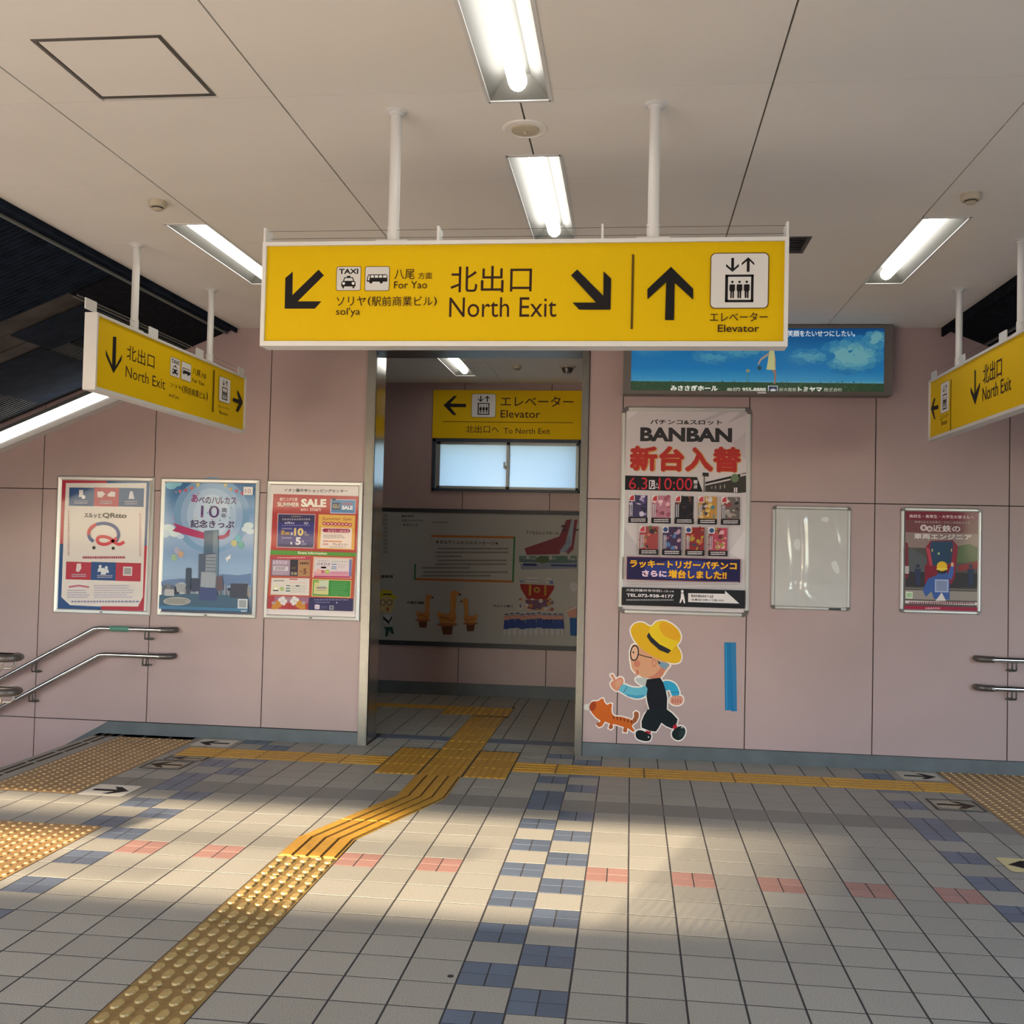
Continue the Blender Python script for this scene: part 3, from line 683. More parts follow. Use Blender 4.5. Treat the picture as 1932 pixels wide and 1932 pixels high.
MB().lathe(c, [(0.052, -0.016), (0.05, -0.035), (0.036, -0.06), (0.004, -0.07)]).build('dome', 'steel_dark', t, True)
# ================================================================== STAIR ROOFS
def dz(x): return 3.13+0.41*(x+0.675)
def strip_prism(mb, xa, xb, ya, yb2, up, th, f=dz):
    mb.add([(xa, ya, f(xa)+up), (xb, ya, f(xb)+up), (xb, yb2, f(xb)+up), (xa, yb2, f(xa)+up), (xa, ya, f(xa)+up+th), (xb, ya, f(xb)+up+th), (xb, yb2, f(xb)+up+th), (xa, yb2, f(xa)+up+th)],
           [(0, 1, 2, 3), (4, 7, 6, 5), (0, 4, 5, 1), (1, 5, 6, 2), (2, 6, 7, 3), (3, 7, 4, 0)])
mb = MB(); strip_prism(mb, -6.2, -0.59, 1.35, 4.45, 0.03, 0.05); ro = struct(mb.build('ceiling_stair_left', 'roof_brown'))
MB().box(-0.6, 1.35, 3.13, -0.586, 4.45, 3.26).build('edge_board', 'navy_net', ro)
mb = MB(); strip_prism(mb, -0.66, -0.59, 1.35, 4.445, 0.0, 0.02); mb.build('net_border', 'navy_net', ro)
g = MB(); g.tube([(-0.668, 1.35, 3.125), (-0.668, 4.44, 3.125)], 0.011, 8); g.build('edge_rail', 'rail_grey', ro, True)
for dx in (0, 0.022):
    g = MB(); g.tube([(-0.94-dx, 2.75, dz(-0.94-dx)-0.004), (-0.94-dx, 4.44, dz(-0.94-dx)-0.004)], 0.006, 6); g.build('edge_rail', 'rail_grey', ro, True)
g = MB(); y = 1.36
while y < 2.69: strip_prism(g, -3.2, -0.69, y, y+0.022, 0.0, 0.02); y += 0.045
stuff(g.build('roof_slats', 'navy_net', ro))
g = MB(); y = 3.42
while y < 4.36: strip_prism(g, -4.6, -1.35, y, y+0.018, 0.004, 0.02); y += 0.04
stuff(g.build('roof_slats', 'slat_grey', ro))
for i, (ya, yb2) in enumerate(((2.70, 2.905), (2.92, 3.13), (3.145, 3.29), (3.30, 3.40))):
    g = MB(); strip_prism(g, -4.6, -0.97, ya, yb2, 0.006+0.004*(i % 2), 0.02); g.build('roof_plank', 'roof_brown', ro)
g = MB(); strip_prism(g, -1.48, -0.98, 2.93, 3.40, -0.003, 0.006); strip_prism(g, -2.1, -1.5, 3.3, 4.3, 0.001, 0.002); g.build('net', 'navy_net', ro)
g = MB(); strip_prism(g, -0.94, -0.69, 2.71, 4.44, 0.0, 0.01); g.build('net', 'roof_black', ro)
g = MB(); strip_prism(g, -1.36, -0.96, 3.42, 4.44, -0.002, 0.01); g.build('net', 'roof_black', ro)
def dzr(x): return 3.13-0.41*(x-4.74)
mb = MB(); strip_prism(mb, 4.66, 8.1, 1.35, 4.45, 0.0, 0.06, dzr); ro2 = struct(mb.build('ceiling_stair_right', 'roof_black'))
MB().box(4.661, 1.35, 3.10, 4.675, 4.45, 3.26).build('edge_board', 'roof_black', ro2)
for dx in (0.30, 0.33):
    g = MB(); g.tube([(4.66+dx, 1.36, dzr(4.66+dx)-0.004), (4.66+dx, 4.44, dzr(4.66+dx)-0.004)], 0.006, 6); g.build('edge_rail', 'rail_grey', ro2, True)
# ================================================================== HANGING SIGNS
def build_sign_body(t, axis, fixed, a0, a1, z0, z1, th, poles, plates, wires=True):
    """axis 'Y': face at y=fixed looking to -Y, spans x a0..a1. axis 'X+'/'X-': face at x=fixed looking to +/-X, spans y"""
    def B(u0, v0, w0, u1, v1, w1, mb):   # u along span, w depth behind the face
        if axis == 'Y': mb.box(u0, fixed+w0, v0, u1, fixed+w1, v1)
        elif axis == 'X+': mb.box(fixed-w1, u0, v0, fixed-w0, u1, v1)
        else: mb.box(fixed+w0, u0, v0, fixed+w1, u1, v1)
    def PT(u, z, w):
        return (u, fixed+w, z) if axis == 'Y' else ((fixed-w, u, z) if axis == 'X+' else (fixed+w, u, z))
    e = 0.014; mb = MB()
    for (a, b, c, d) in ((a0, a1, z1-e, z1), (a0, a1, z0, z0+e*1.3), (a0, a0+e, z0+e*1.3, z1-e), (a1-e, a1, z0+e*1.3, z1-e)): B(a, c, -0.004, b, d, th, mb)
    mb.build('frame', 'white_paint', t)
    mb = MB(); B(a0+e, z0+e*1.3, 0.012, a1-e, z1-e, th-0.006, mb); mb.build('core', 'white_paint', t)
    for u in poles:
        p = PT(u, 0, th/2)
        q = MB().cyl(p, 0.0205, z1+0.008, ZC, 20).build('hanging_pole', 'white_paint', t, True)
        MB().cyl(p, 0.0235, z1+0.008, z1+0.062, 20).build('sleeve', 'white_paint', q, True)
        MB().lathe((p[0], p[1], ZC), [(0.026, -0.018), (0.027, -0.008), (0.042, -0.004), (0.042, 0.0)], 24).build('ceiling_flange', 'white_paint', q, True)
        mb = MB(); B(u-0.06, z1, th*0.1, u+0.06, z1+0.008, th*0.9, mb); mb.build('base_plate', 'white_paint', q)
    for u in plates:
        mb = MB()
        if axis == 'Y': B(u-0.004, z1, 0.0, u+0.004, z1+0.055, th, mb)
        else: B(u-0.055, z1, 0.012, u+0.055, z1+0.055, 0.018, mb)
        mb.build('wire_post', 'white_paint', t)
    if wires:
        for zz, w in ((z1+0.048, th*0.3), (z1+0.030, th*0.75)):
            MB().tube([PT(plates[0], zz, w), PT(plates[-1], zz, w)], 0.0009, 4).build('wire', 'steel_satin', t)
# --- central sign
YF = 0.488
t = thing('hanging_sign', '', 'sign', (2.05, YF, 2.27))
t['label'] = 'wide yellow hanging sign facing the camera above the doorway, reading North Exit and Elevator'
build_sign_body(t, 'Y', YF, 1.085, 3.018, 2.268, 2.660, 0.08, (1.575, 2.540), (1.09, 1.752, 2.357, 3.013))
s = Sheet('Y', YF+0.008, -1, 1.0)
s.fr = (0, 0, 1.0)
s.lay += 1; s.raw([(1.099, 2.286), (3.004, 2.286), (3.004, 2.646), (1.099, 2.646)], [(0, 1, 2, 3)], 'dab400')
s.crop(480, 420, 3.7154)
s.poly([(450, 330), (488, 370), (305, 552), (470, 552), (425, 604), (212, 604), (217, 388), (270, 343), (267, 508)], K1)
s.text('北出口', 1378, 306, 1378+1.0*(1943-1378), 488, BR, 0.004)
s.text('North Exit', 1368, 526, 2116, 662, BR, 0.0)
norm_draw(s, (580, 312, 742, 474), taxi_icon); norm_draw(s, (781, 312, 942, 476), bus_icon)
s.crop(625, 490, 9.2)
s.text('八尾', 1100, 170, 1447, 342, BR); s.text('方面', 1515, 225, 1750, 337, BR); s.text('For Yao', 1095, 380, 1665, 502, BR)
s.text('ソリヤ', 100, 640, 600, 805, BR); s.text('(', 640, 640, 690, 812, BR); s.text('駅前商業ビル', 705, 640, 1760, 808, BR); s.text(')', 1780, 645, 1832, 812, BR)
s.text("sol'ya", 90, 835, 500, 1000, BR)
s.crop(980, 420, 3.7154)
s.poly([(405, 330), (588, 515), (590, 343), (643, 395), (638, 612), (420, 612), (372, 562), (537, 562), (362, 372)], K1)
s.rect(789, 225, 794, 748, '5a4310')
s.poly([(1062, 312), (1217, 465), (1217, 542), (1088, 425), (1083, 685), (1020, 685), (1028, 420), (897, 540), (897, 468)], K1)
norm_draw(s, (1346, 221, 1738, 598), elevator_icon)
s.text('エレベーター', 1335, 632, 1738, 696, BR, 0.004); s.text('Elevator', 1390, 718, 1680, 769, BR, 0.008)
s.build('sign_face', 'sign_print', t)
# --- left sign (faces right)
XF = -0.25
t = thing('hanging_sign', 'yellow hanging sign on the left, seen at a slant above the left stair head', 'sign', (XF, 2.7, 2.28))
build_sign_body(t, 'X+', XF, 1.735, 3.80, 2.283, 2.680, 0.065, (2.197, 3.232), (1.70, 2.392, 3.035, 3.74), True)
s = Sheet('X', XF-0.008, 1, 1.2)
s.lay += 1; s.raw([(1.749, 2.301), (3.786, 2.301), (3.786, 2.666), (1.749, 2.666)], [(0, 1, 2, 3)], 'd3ae00')
s.crop(60, 560, 4.6)
s.poly([(703, 345), (733, 348), (727, 600), (782, 500), (778, 550), (707, 664), (641, 510), (640, 455), (695, 590)], K1)
s.text('北出口', 826, 410, 1062, 630, BR, 0.004); s.text('North Exit', 815, 597, 1154, 808, BR)
norm_draw(s, (1204, 518, 1280, 708), taxi_icon); norm_draw(s, (1299, 558, 1376, 742), bus_icon)
s.text('八尾', 1394, 614, 1460, 696, BR); s.text('方面', 1468, 655, 1508, 716, BR); s.text('For Yao', 1390, 703, 1492, 775, BR)
s.text('ソリヤ', 1197, 742, 1295, 812, BR); s.text('(', 1301, 765, 1313, 840, BR); s.text('駅前商業ビル', 1318, 770, 1505, 898, BR); s.text(')', 1510, 825, 1522, 908, BR)
s.text("sol'ya", 1187, 832, 1272, 898, BR)
s.rect(1572, 632, 1572.8, 1000, '6a5010'); norm_draw(s, (1625, 687, 1713, 932), elevator_icon)
s.text('エレベーター', 1612, 932, 1712, 990, BR); s.text('Elevator', 1622, 985, 1698, 1036, BR)
s.poly([(1740, 876), (1793, 893), (1778, 838), (1781, 806), (1824, 908), (1822, 928), (1785, 1000), (1765, 992), (1792, 930), (1738, 904)], K1)
s.build('sign_face', 'sign_print', t)
# --- right sign (faces left)
XF = 4.41
t = thing('hanging_sign', 'yellow hanging sign on the right, cut by the right edge of the picture', 'sign', (XF, 2.7, 2.28))
build_sign_body(t, 'X-', XF, 1.75, 3.825, 2.283, 2.680, 0.065, (2.290, 3.310), (1.78, 2.50, 3.19, 3.77), True)
s = Sheet('X', XF+0.008, -1, 1.2)
s.lay += 1; s.raw([(1.764, 2.301), (3.811, 2.301), (3.811, 2.666), (1.764, 2.666)], [(0, 1, 2, 3)], 'd3ae00')
s.crop(1740, 420, 4.495)
s.poly([(74, 1580), (103, 1482), (113, 1498), (97, 1558), (139, 1545), (138, 1580), (97, 1592), (112, 1662), (104, 1674)], K1)
norm_draw(s, (160, 1372, 226, 1594), elevator_icon)
s.text('エレベーター', 156, 1634, 228, 1652, BR); s.text('Elevator', 165, 1682, 216, 1704, BR); s.rect(244, 1330, 244.8, 1790, '6a5010')
s.poly([(447, 1252), (458, 1252), (456, 1440), (493, 1355), (490, 1400), (452, 1545), (414, 1440), (413, 1395), (446, 1460)], K1)
s.text('北出口', 520, 1212, 678, 1304, BR, 0.004); s.text('North Exit', 515, 1402, 757, 1418, BR)
s.build('sign_face', 'sign_print', t)
# --- corridor sign over the window
YF = W2-0.022
t = thing('wall_sign', 'yellow elevator sign fixed above the corridor window', 'sign', (1.2, YF, 2.6))
MB().box(0.446, YF, 2.600, 1.968, W2, 3.092).build('backing_plate', 'white_paint', t)
s = Sheet('Y', YF-0.001, -1, 1.9)
s.lay += 1; s.raw([(0.446, 2.600), (1.968, 2.600), (1.968, 3.092), (0.446, 3.092)], [(0, 1, 2, 3)], 'b59400')
s.crop(680, 640, 4.2)
s.poly([(658, 523), (740, 450), (766, 450), (712, 510), (837, 512), (837, 539), (712, 538), (762, 601), (735, 601)], K1)
norm_draw(s, (885, 434, 1068, 618), elevator_icon)
s.text('エレベーター', 1112, 452, 1688, 536, BR, 0.004); s.text('Elevator', 1112, 562, 1425, 624, BR, 0.003); s.rect(655, 655, 1685, 660, '5c3d0c')
s.text('北出口へ', 838, 683, 1098, 744, BR); s.text('To North Exit', 1137, 704, 1503, 751, BR)
s.build('sign_face', 'sign_print', t)
# ================================================================== POSTERS AND BOARDS ON THE WALL
def flat_frame(t, x0, x1, z0, z1, y, fw, mname='frame_silver', bev=0.006):
    """four mitred aluminium bars, each its own part, sloping towards the sheet"""
    def bar(p):  # p: outer a,b then inner b,a (x,z)
        o1, o2, i2, i1 = p; m2 = MB()
        def mid(o, i, k): return (o[0]+(i[0]-o[0])*k, o[1]+(i[1]-o[1])*k)
        rows_ = [(0, y), (0, y-0.014), (0.25, y-0.018), (0.8, y-0.014), (1, y-0.008), (1, y)]
        vs = []
        for k, yy in rows_:
            a = mid(o1, i1, k); b = mid(o2, i2, k); vs += [(a[0], yy, a[1]), (b[0], yy, b[1])]
        m2.add(vs, [(2*i, 2*i+1, 2*i+3, 2*i+2) for i in range(5)]+[tuple(range(0, 12, 2)), tuple(range(11, 0, -2))]); m2.build('frame_bar', mname, t)
    A, B, C, D = (x0, z1), (x1, z1), (x1, z0), (x0, z0); a, b, c, d = (x0+fw, z1-fw), (x1-fw, z1-fw), (x1-fw, z0+fw), (x0+fw, z0+fw)
    bar((A, B, b, a)); bar((B, C, c, b)); bar((C, D, d, c)); bar((D, A, a, d))
def snap_frame(t, x0, x1, z0, z1, y, fw, r):
    """snap frame with round plastic corners"""
    for (a, b, c, d, hz) in ((x0+r, x1-r, z1-fw, z1, 1), (x0+r, x1-r, z0, z0+fw, 1), (x0, x0+fw, z0+r, z1-r, 0), (x1-fw, x1, z0+r, z1-r, 0)):
        m2 = MB()
        if hz: pr = [(c, y), (c, y-0.010), (c+fw*0.3, y-0.016), (c+fw*0.7, y-0.016), (d, y-0.010), (d, y)]; m2.prism(pr, lambda p: (a, p[1], p[0]), lambda p: (b, p[1], p[0]))
        else: pr = [(a, y), (a, y-0.010), (a+fw*0.3, y-0.016), (a+fw*0.7, y-0.016), (b, y-0.010), (b, y)]; m2.prism(pr, lambda p: (p[0], p[1], c), lambda p: (p[0], p[1], d))
        m2.build('frame_bar', 'frame_silver', t)
    for (cx, cz, a0) in ((x0+r, z1-r, 90), (x1-r, z1-r, 0), (x1-r, z0+r, 270), (x0+r, z0+r, 180)):
        o_ = [(cx+r*math.cos(math.radians(a0+15*i)), cz+r*math.sin(math.radians(a0+15*i))) for i in range(7)]
        q = fw-r; i_ = (cx+(-1 if a0 in (0, 270) else 1)*(fw-r), cz+(-1 if a0 in (0, 90) else 1)*(fw-r))
        sx = 1 if a0 in (0, 270) else -1; sz = 1 if a0 in (0, 90) else -1
        e1 = (cx+sx*0, cz+sz*(r-fw)); e2 = (cx+sx*(r-fw), cz)
        poly = o_+([e1, (cx+sx*(r-fw), cz+sz*(r-fw)), e2] if a0 in (90, 270) else [e1, (cx+sx*(r-fw), cz+sz*(r-fw)), e2])
        st_ = o_[-1]
        # close in order: last outer point first
        pts = [e1, (cx+sx*(r-fw), cz+sz*(r-fw)), e2]
        if math.hypot(st_[0]-e1[0], st_[1]-e1[1]) > math.hypot(st_[0]-e2[0], st_[1]-e2[1]): pts = pts[::-1]
        MB().prism(o_+pts, lambda p: (p[0], y, p[1]), lambda p: (p[0], y-0.018, p[1])).build('corner_cap', 'steel_dark', t)
def poster(label, x0, x1, z0, z1, fw, snap=0, group='framed posters on the pink wall', cat='poster'):
    t = thing('framed_poster', label, cat, ((x0+x1)/2, W, (z0+z1)/2), group)
    if snap: snap_frame(t, x0, x1, z0, z1, W, fw, snap)
    else:
        flat_frame(t, x0, x1, z0, z1, W, fw)
        MB().box((x0+x1)/2-0.012, W-0.0185, z0+0.012, (x0+x1)/2+0.012, W-0.017, z0+0.020).build('lock', 'plastic_black', t)
    MB().box(x0+fw*0.7, W-0.006, z0+fw*0.7, x1-fw*0.7, W-0.001, z1-fw*0.7).build('backing_board', 'white_paint', t)
    return t, Sheet('Y', W-0.0065, -1, 1.38)
WH = 'c9c1bc'; RD = 'a02a3c'; NB = '1f4374'
# ---- 1: red and blue ticket poster
t, s = poster('framed red, white and blue poster with a big loop, leftmost on the wall', -2.012, -1.213, 0.922, 1.997, 0.034)
s.crop(80, 870, 4.6)
s.rect(165, 150, 890, 1300, WH); s.poly([(170, 152), (562, 155), (560, 190), (205, 190), (180, 718), (148, 718)], RD)
s.poly([(562, 155), (932, 165), (905, 735), (885, 735), (905, 190), (560, 192)], NB); s.poly([(146, 718), (182, 718), (165, 1180), (240, 1250), (510, 1262), (508, 1292), (115, 1278)], NB)
s.poly([(885, 735), (908, 735), (880, 1300), (508, 1292), (510, 1258), (830, 1262), (872, 1180)], RD)
for (a, b, c, d, cc) in ((235, 228, 445, 392, NB), (452, 228, 662, 395, RD), (668, 232, 878, 398, NB), (208, 872, 420, 1032, RD), (426, 874, 634, 1038, NB), (640, 880, 852, 1045, RD)): s.rect(a, b, c, d, cc)
s.poly([(320, 250), (355, 250), (352, 310), (318, 312)], 'c8c4c4'); s.ell(358, 312, 16, 17, 'd0cccc')
s.poly([(478, 265), (520, 262), (548, 285), (515, 318), (480, 312)], 'c8b8b8'); s.poly([(565, 290), (600, 262), (635, 270), (632, 310), (570, 308)], 'c8b8b8')
s.poly([(762, 262), (785, 262), (800, 328), (748, 328)], 'bcbcc4')
s.poly([(300, 890), (335, 888), (340, 930), (318, 962), (292, 955)], 'c8b8b8')
for (x, y) in ((503, 915), (556, 925), (530, 940)): s.ell(x, y, 13, 15, 'c4c8cc'); s.poly([(x-24, y+45), (x-16, y+14), (x+16, y+14), (x+24, y+45)], 'c4c8cc')
for (a, b, c, d) in ((280, 338, 395, 372), (500, 340, 605, 376), (718, 342, 825, 380), (255, 975, 380, 1008), (478, 985, 610, 1015)): s.scrib(a, b, c, d, 'a7a3b4', 2, 0.5, 9)
s.text('スルッと', 366, 450, 512, 495, K1, 0.03); s.text('QRtto', 524, 448, 733, 502, K1, 0.03)
s.line(s.smooth([(445, 698), (415, 670), (404, 632), (418, 590), (470, 548)], False), 28, '27447c'); s.line(s.smooth([(404, 640), (406, 612), (425, 578), (470, 548)], False), 28, 'b02a3e')
s.line(s.smooth([(470, 548), (535, 540), (600, 554), (648, 590), (664, 640), (650, 680), (640, 694)], False), 28, '27447c')
s.line(s.smooth([(712, 700), (672, 722), (630, 706), (590, 672), (535, 655), (490, 662), (480, 690), (500, 715), (550, 722), (600, 702), (648, 668)], False), 27, 'b8283c')
s.ell(449, 752, 14, 14, K1); s.ell(617, 756, 14, 14, K1)
s.scrib(352, 822, 720, 850, 'a0485a', 1, 0.7, 14, 3); s.rect(704, 915, 780, 995, 'ccc8c6'); s.rects([(712, 925, 772, 985)], '8f8a8a')
s.line([(232, 1092), (320, 1080), (408, 1094)], 16, 'b0687a'); s.scrib(218, 1112, 412, 1190, '8f8ba4', 4, 0.4, 12, 5); s.scrib(452, 1070, 830, 1190, '9a96ae', 6, 0.4, 16, 6); s.scrib(255, 1205, 850, 1232, '7f7fa0', 1, 0.55, 26, 7)
s.scrib(224, 430, 240, 820, 'a06a7a', 30, 0.5, 12, 9); s.scrib(845, 450, 862, 830, 'a06a7a', 30, 0.5, 12, 10)
s.build('printed_sheet', 'poster_print', t)
# ---- 2: blue sky city poster
t, s = poster('framed blue poster of a tall tower with balloons and a ribbon, second from the left', -1.160, -0.366, 0.925, 1.993, 0.034)
s.crop(80, 870, 4.6)
grad = ['2f6090', '3a6c9c', '5f86b0', '7f9cc0', '8fa6c4', '86a0c0', '7a96ba', '86a2c2', '8ea8c4', '7c93b0', '66788e', '3b4860']
x0, x1 = -1.126, -0.400; zt, zb = 1.960, 0.958
s.lay += 1
n_ = 48
for i in range(n_):
    za = zt+(zb-zt)*i/n_; zc = zt+(zb-zt)*(i+1)/n_; f_ = i/(n_-1)*(len(grad)-1); g0 = grad[int(f_)]; g1 = grad[min(len(grad)-1, int(f_)+1)]; k_ = f_-int(f_)
    cc = ''.join('%02x' % int(int(g0[j:j+2], 16)*(1-k_)+int(g1[j:j+2], 16)*k_) for j in (0, 2, 4)); s.raw([(x0, zc), (x1, zc), (x1, za), (x0, za)], [(0, 1, 2, 3)], cc)
for i, (rx, ry, cc) in enumerate(((330, 330, '6c90b6'), (270, 285, '86a2c2'), (215, 235, '9cb2cc'), (160, 180, 'b0c0d6'))): s.ell(1470, 470, rx, ry, cc, n=36)
for (x, y, r, c) in ((1090, 590, 60, 'c4d2de'), (1150, 620, 55, 'c4d2de'), (1060, 630, 48, 'b8c8d8'), (1200, 655, 30, 'b4c4d6'), (1790, 560, 42, 'c4d2de'), (1765, 590, 36, 'c0cedc'), (1805, 610, 36, 'c0cedc'), (1120, 210, 50, '7ab0c4'), (1170, 190, 44, '7ab0c4')): s.ell(x, y, r, r*0.7, c)
for i, (x, y) in enumerate(((1145, 275), (1195, 265), (1245, 255), (1297, 238), (1350, 208), (1590, 212), (1635, 245), (1685, 262), (1735, 282))): s.poly([(x-18, y-12), (x+18, y-16), (x+2, y+20)], ['35639a', 'b0607a', 'b8506a', 'c06a5a', 'd0c070', 'd0c070', 'b89a60', 'b0506a', 'b8506a'][i])
s.text('あ', 1296, 288, 1352, 358, '8a2060', 0.02); s.text('べのハルカス', 1360, 305, 1684, 375, '45205a', 0.02)
s.text('10', 1380, 385, 1535, 492, '4a2a64', 0.0); s.text('周', 1557, 408, 1600, 446, '35304e', 0.01); s.text('年', 1553, 452, 1600, 495, '35304e', 0.01)
s.text('記念きっぷ', 1288, 508, 1665, 585, '3c1c4c', 0.02)
s.poly([(1130, 535), (1300, 590), (1410, 622), (1405, 678), (1290, 650), (1130, 605), (1165, 572)], 'a02a5e'); s.poly([(1525, 650), (1580, 640), (1622, 590), (1632, 600), (1620, 650), (1570, 678), (1525, 678)], '8c2456')
for (x, y, r, c) in ((1700, 672, 28, '4f9cae'), (1665, 712, 26, 'a8a878'), (1725, 730, 28, '5c9a94'), (1172, 775, 26, '9c98b0'), (1203, 808, 25, 'b09078'), (1145, 838, 26, '8ca88c')): s.ell(x, y, r, r*1.12, c)
s.poly([(1588, 845), (1615, 825), (1640, 808), (1632, 838), (1642, 842), (1615, 855), (1605, 882), (1598, 855)], 'd4dce6')
s.poly([(1020, 1050), (1080, 1030), (1200, 1020), (1420, 1030), (1560, 980), (1700, 990), (1815, 975), (1812, 1080), (1020, 1080)], '60789e')
rg = random.Random(4)
for i in range(46):
    x = 1030+rg.random()*750; h = 30+rg.random()*75; w_ = 14+rg.random()*34; y = 1185-rg.random()*40
    s.rect(x, y-h, x+w_, y+10, rg.choice(['59606c', '7c8490', 'a9adb4', '434a58', '6a6f78', '8f8a88', '35394a']))
s.poly([(1020, 1160), (1300, 1150), (1790, 1170), (1785, 1290), (1015, 1278)], '3e5a70'); s.rect(1018, 1255, 1790, 1305, '3f7094')
s.poly([(1410, 605), (1530, 598), (1528, 1060), (1400, 1010)], '3e5a74'); s.poly([(1487, 602), (1530, 598), (1528, 1060), (1480, 1060)], '62788c')
s.poly([(1362, 805), (1510, 795), (1512, 1200), (1355, 1200)], '4a566a'); s.poly([(1425, 815), (1512, 805), (1505, 1110), (1415, 1100)], '7f8894')
for i in range(9): s.rect(1426, 830+i*30, 1506, 840+i*30, '5a6474')
s.poly([(1385, 960), (1512, 975), (1508, 1100), (1378, 1090)], '8d95a0'); s.rect(1368, 1095, 1520, 1210, '3c4872')
s.poly([(1252, 935), (1262, 925), (1295, 928), (1290, 1110), (1246, 1110)], '384658'); s.poly([(1515, 1000), (1568, 995), (1575, 1120), (1515, 1120)], '5c4f58')
s.rect(1300, 1015, 1370, 1130, '3a4256'); s.rect(1640, 1060, 1780, 1190, '3d4150'); s.poly([(1160, 1060), (1255, 1065), (1240, 1140), (1175, 1135)], '8e9298'); s.rect(1070, 1110, 1150, 1170, 'a4a6a8')
s.ell(1175, 1215, 118, 36, 'a9a9a4'); s.ell(1175, 1215, 110, 32, '8f908c'); s.scrib(1085, 1195, 1265, 1235, '6b6b6c', 3, 0.4, 12)
s.rrect(1752, 224, 1832, 296, 0.06, 'cbc7c6'); s.text('10', 1765, 240, 1815, 278, 'a06a78', 0.0)
s.rect(1703, 1195, 1785, 1280, 'c5c9cc'); s.rects([(1712, 1204, 1776, 1271)], '8d9298'); s.scrib(1730, 1290, 1780, 1310, 'b6c0c8', 1, 0.7, 10)
for i in range(18): s.ell(1100+rg.random()*700, 235+rg.random()*300, 6, 6, rg.choice(['5a7fae', 'b05a80', 'c8b070', '3e7f8c']), n=8)
s.build('printed_sheet', 'poster_print', t)
# ---- 3: summer sale poster
t, s = poster('framed red and orange summer sale poster nearest the left door jamb', -0.306, 0.446, 0.930, 1.987, 0.032)
s.rect(506, 911, 688, 1167, 'c8c0bb') if False else None
s.crop(500, 900, 10.17)
s.lay += 1; s.raw([(-0.276, 0.960), (0.420, 0.960), (0.420, 1.957), (-0.276, 1.957)], [(0, 1, 2, 3)], 'c9bfbc')
s.text('イオン藤井寺ショッピングセンター', 370, 218, 1585, 305, K1, 0.03)
s.poly([(160, 325), (1795, 370), (1755, 1470), (110, 1400)], '9f2a2c'); s.poly([(108, 1400), (1752, 1455), (1745, 1540), (103, 1490)], '4b8830')
s.text('盛り上がる夏', 285, 390, 625, 462, 'd8bcb4', 0.02); s.text('SUMMER', 240, 482, 660, 575, 'd8cabc', 0.03); s.text('SALE', 695, 415, 1175, 582, 'dccfc4', 0.05); s.text('6/21', 685, 602, 820, 650, 'd8b8b0', 0.03); s.text('START!', 865, 598, 1075, 658, 'd8b8b0', 0.03)
s.rect(1262, 425, 1735, 708, 'b8b8c8'); s.rect(1275, 438, 1725, 692, '3f6f9c'); s.rect(1292, 488, 1445, 630, '15254e'); s.text('GU', 1302, 525, 1430, 600, 'b0a26a', 0.02); s.text('SUMMER', 1490, 498, 1675, 535, 'b8445a', 0.03); s.text('SALE', 1478, 548, 1685, 628, 'd8d2d4', 0.05); s.poly([(1280, 400), (1370, 412), (1350, 455), (1290, 445)], '26242e')
s.poly([(245, 700), (970, 715), (940, 1370), (222, 1350)], 'b9a3a8'); s.poly([(258, 714), (958, 728), (927, 1358), (236, 1338)], '26254f'); s.poly([(250, 870), (950, 880), (935, 1300), (240, 1290)], '2b2a72')
s.scrib(335, 790, 880, 835, '8a8496', 1, 0.7, 40); s.scrib(510, 745, 690, 770, '8a7a50', 1, 0.8, 30); s.text('6月21', 380, 858, 560, 905, 'c4c0d4', 0.03); s.text('23', 750, 865, 830, 905, 'c4c0d4', 0.03); s.scrib(330, 918, 870, 942, '8f8ca8', 1, 0.5, 40)
s.text('10', 562, 975, 740, 1130, 'c8b276', 0.05); s.text('%', 752, 1040, 800, 1090, 'a89a84', 0.02); s.text('OFF', 758, 1096, 850, 1130, '9c9088', 0.02); s.text('5', 590, 1155, 690, 1305, 'c8c4cc', 0.05); s.text('%', 705, 1215, 755, 1262, '9c98b0', 0.02); s.text('OFF', 700, 1272, 800, 1306, '9490a8', 0.02)
s.rect(325, 975, 525, 1005, '7a7594'); s.rect(320, 1150, 520, 1185, '6a6590'); s.rects([(315, 1020, 375, 1110), (390, 1055, 475, 1112)], '9a7a40'); s.rects([(500, 1060, 535, 1115), (490, 1245, 525, 1295)], 'b8b4bc'); s.rects([(310, 1200, 370, 1285), (385, 1230, 460, 1285)], '35356c')
s.poly([(1032, 715), (1740, 738), (1715, 1400), (1008, 1375)], 'c8943a'); s.poly([(1040, 724), (1732, 746), (1712, 970), (1030, 955)], 'cfa24e'); s.text('Summer Sale', 1100, 765, 1660, 835, '8c2e30', 0.0, 0.2)
for i in range(8): s.ell(1145+i*70, 888+(8 if i % 2 else 0)+i*3, 38, 36, 'a23a4a'); s.ell(1145+i*70, 888+(8 if i % 2 else 0)+i*3, 20, 17, 'd8a8a0')
s.poly([(1085, 968), (1678, 985), (1660, 1380), (1060, 1358)], 'd0c0b8'); s.rrect(1110, 985, 1640, 1070, 0.08, '9c2a4c'); s.text('6/21~6/23', 1210, 1005, 1610, 1058, 'd8a8b0', 0.02)
s.scrib(1130, 1105, 1590, 1180, '6c5c60', 3, 0.5, 34, 2); s.rect(1225, 1222, 1480, 1250, 'b8642c'); s.scrib(1120, 1215, 1215, 1245, 'a0404a', 1, 0.8, 30); s.text('500', 1115, 1268, 1215, 1310, 'a03a4e', 0.02); s.text('プレゼント!', 1300, 1262, 1585, 1322, '5c2c34', 0.02); s.scrib(1240, 1332, 1560, 1358, '7a6a6c', 1, 0.5, 28)
s.text('Event Information', 640, 1425, 1195, 1492, 'c0cfa4', 0.04)
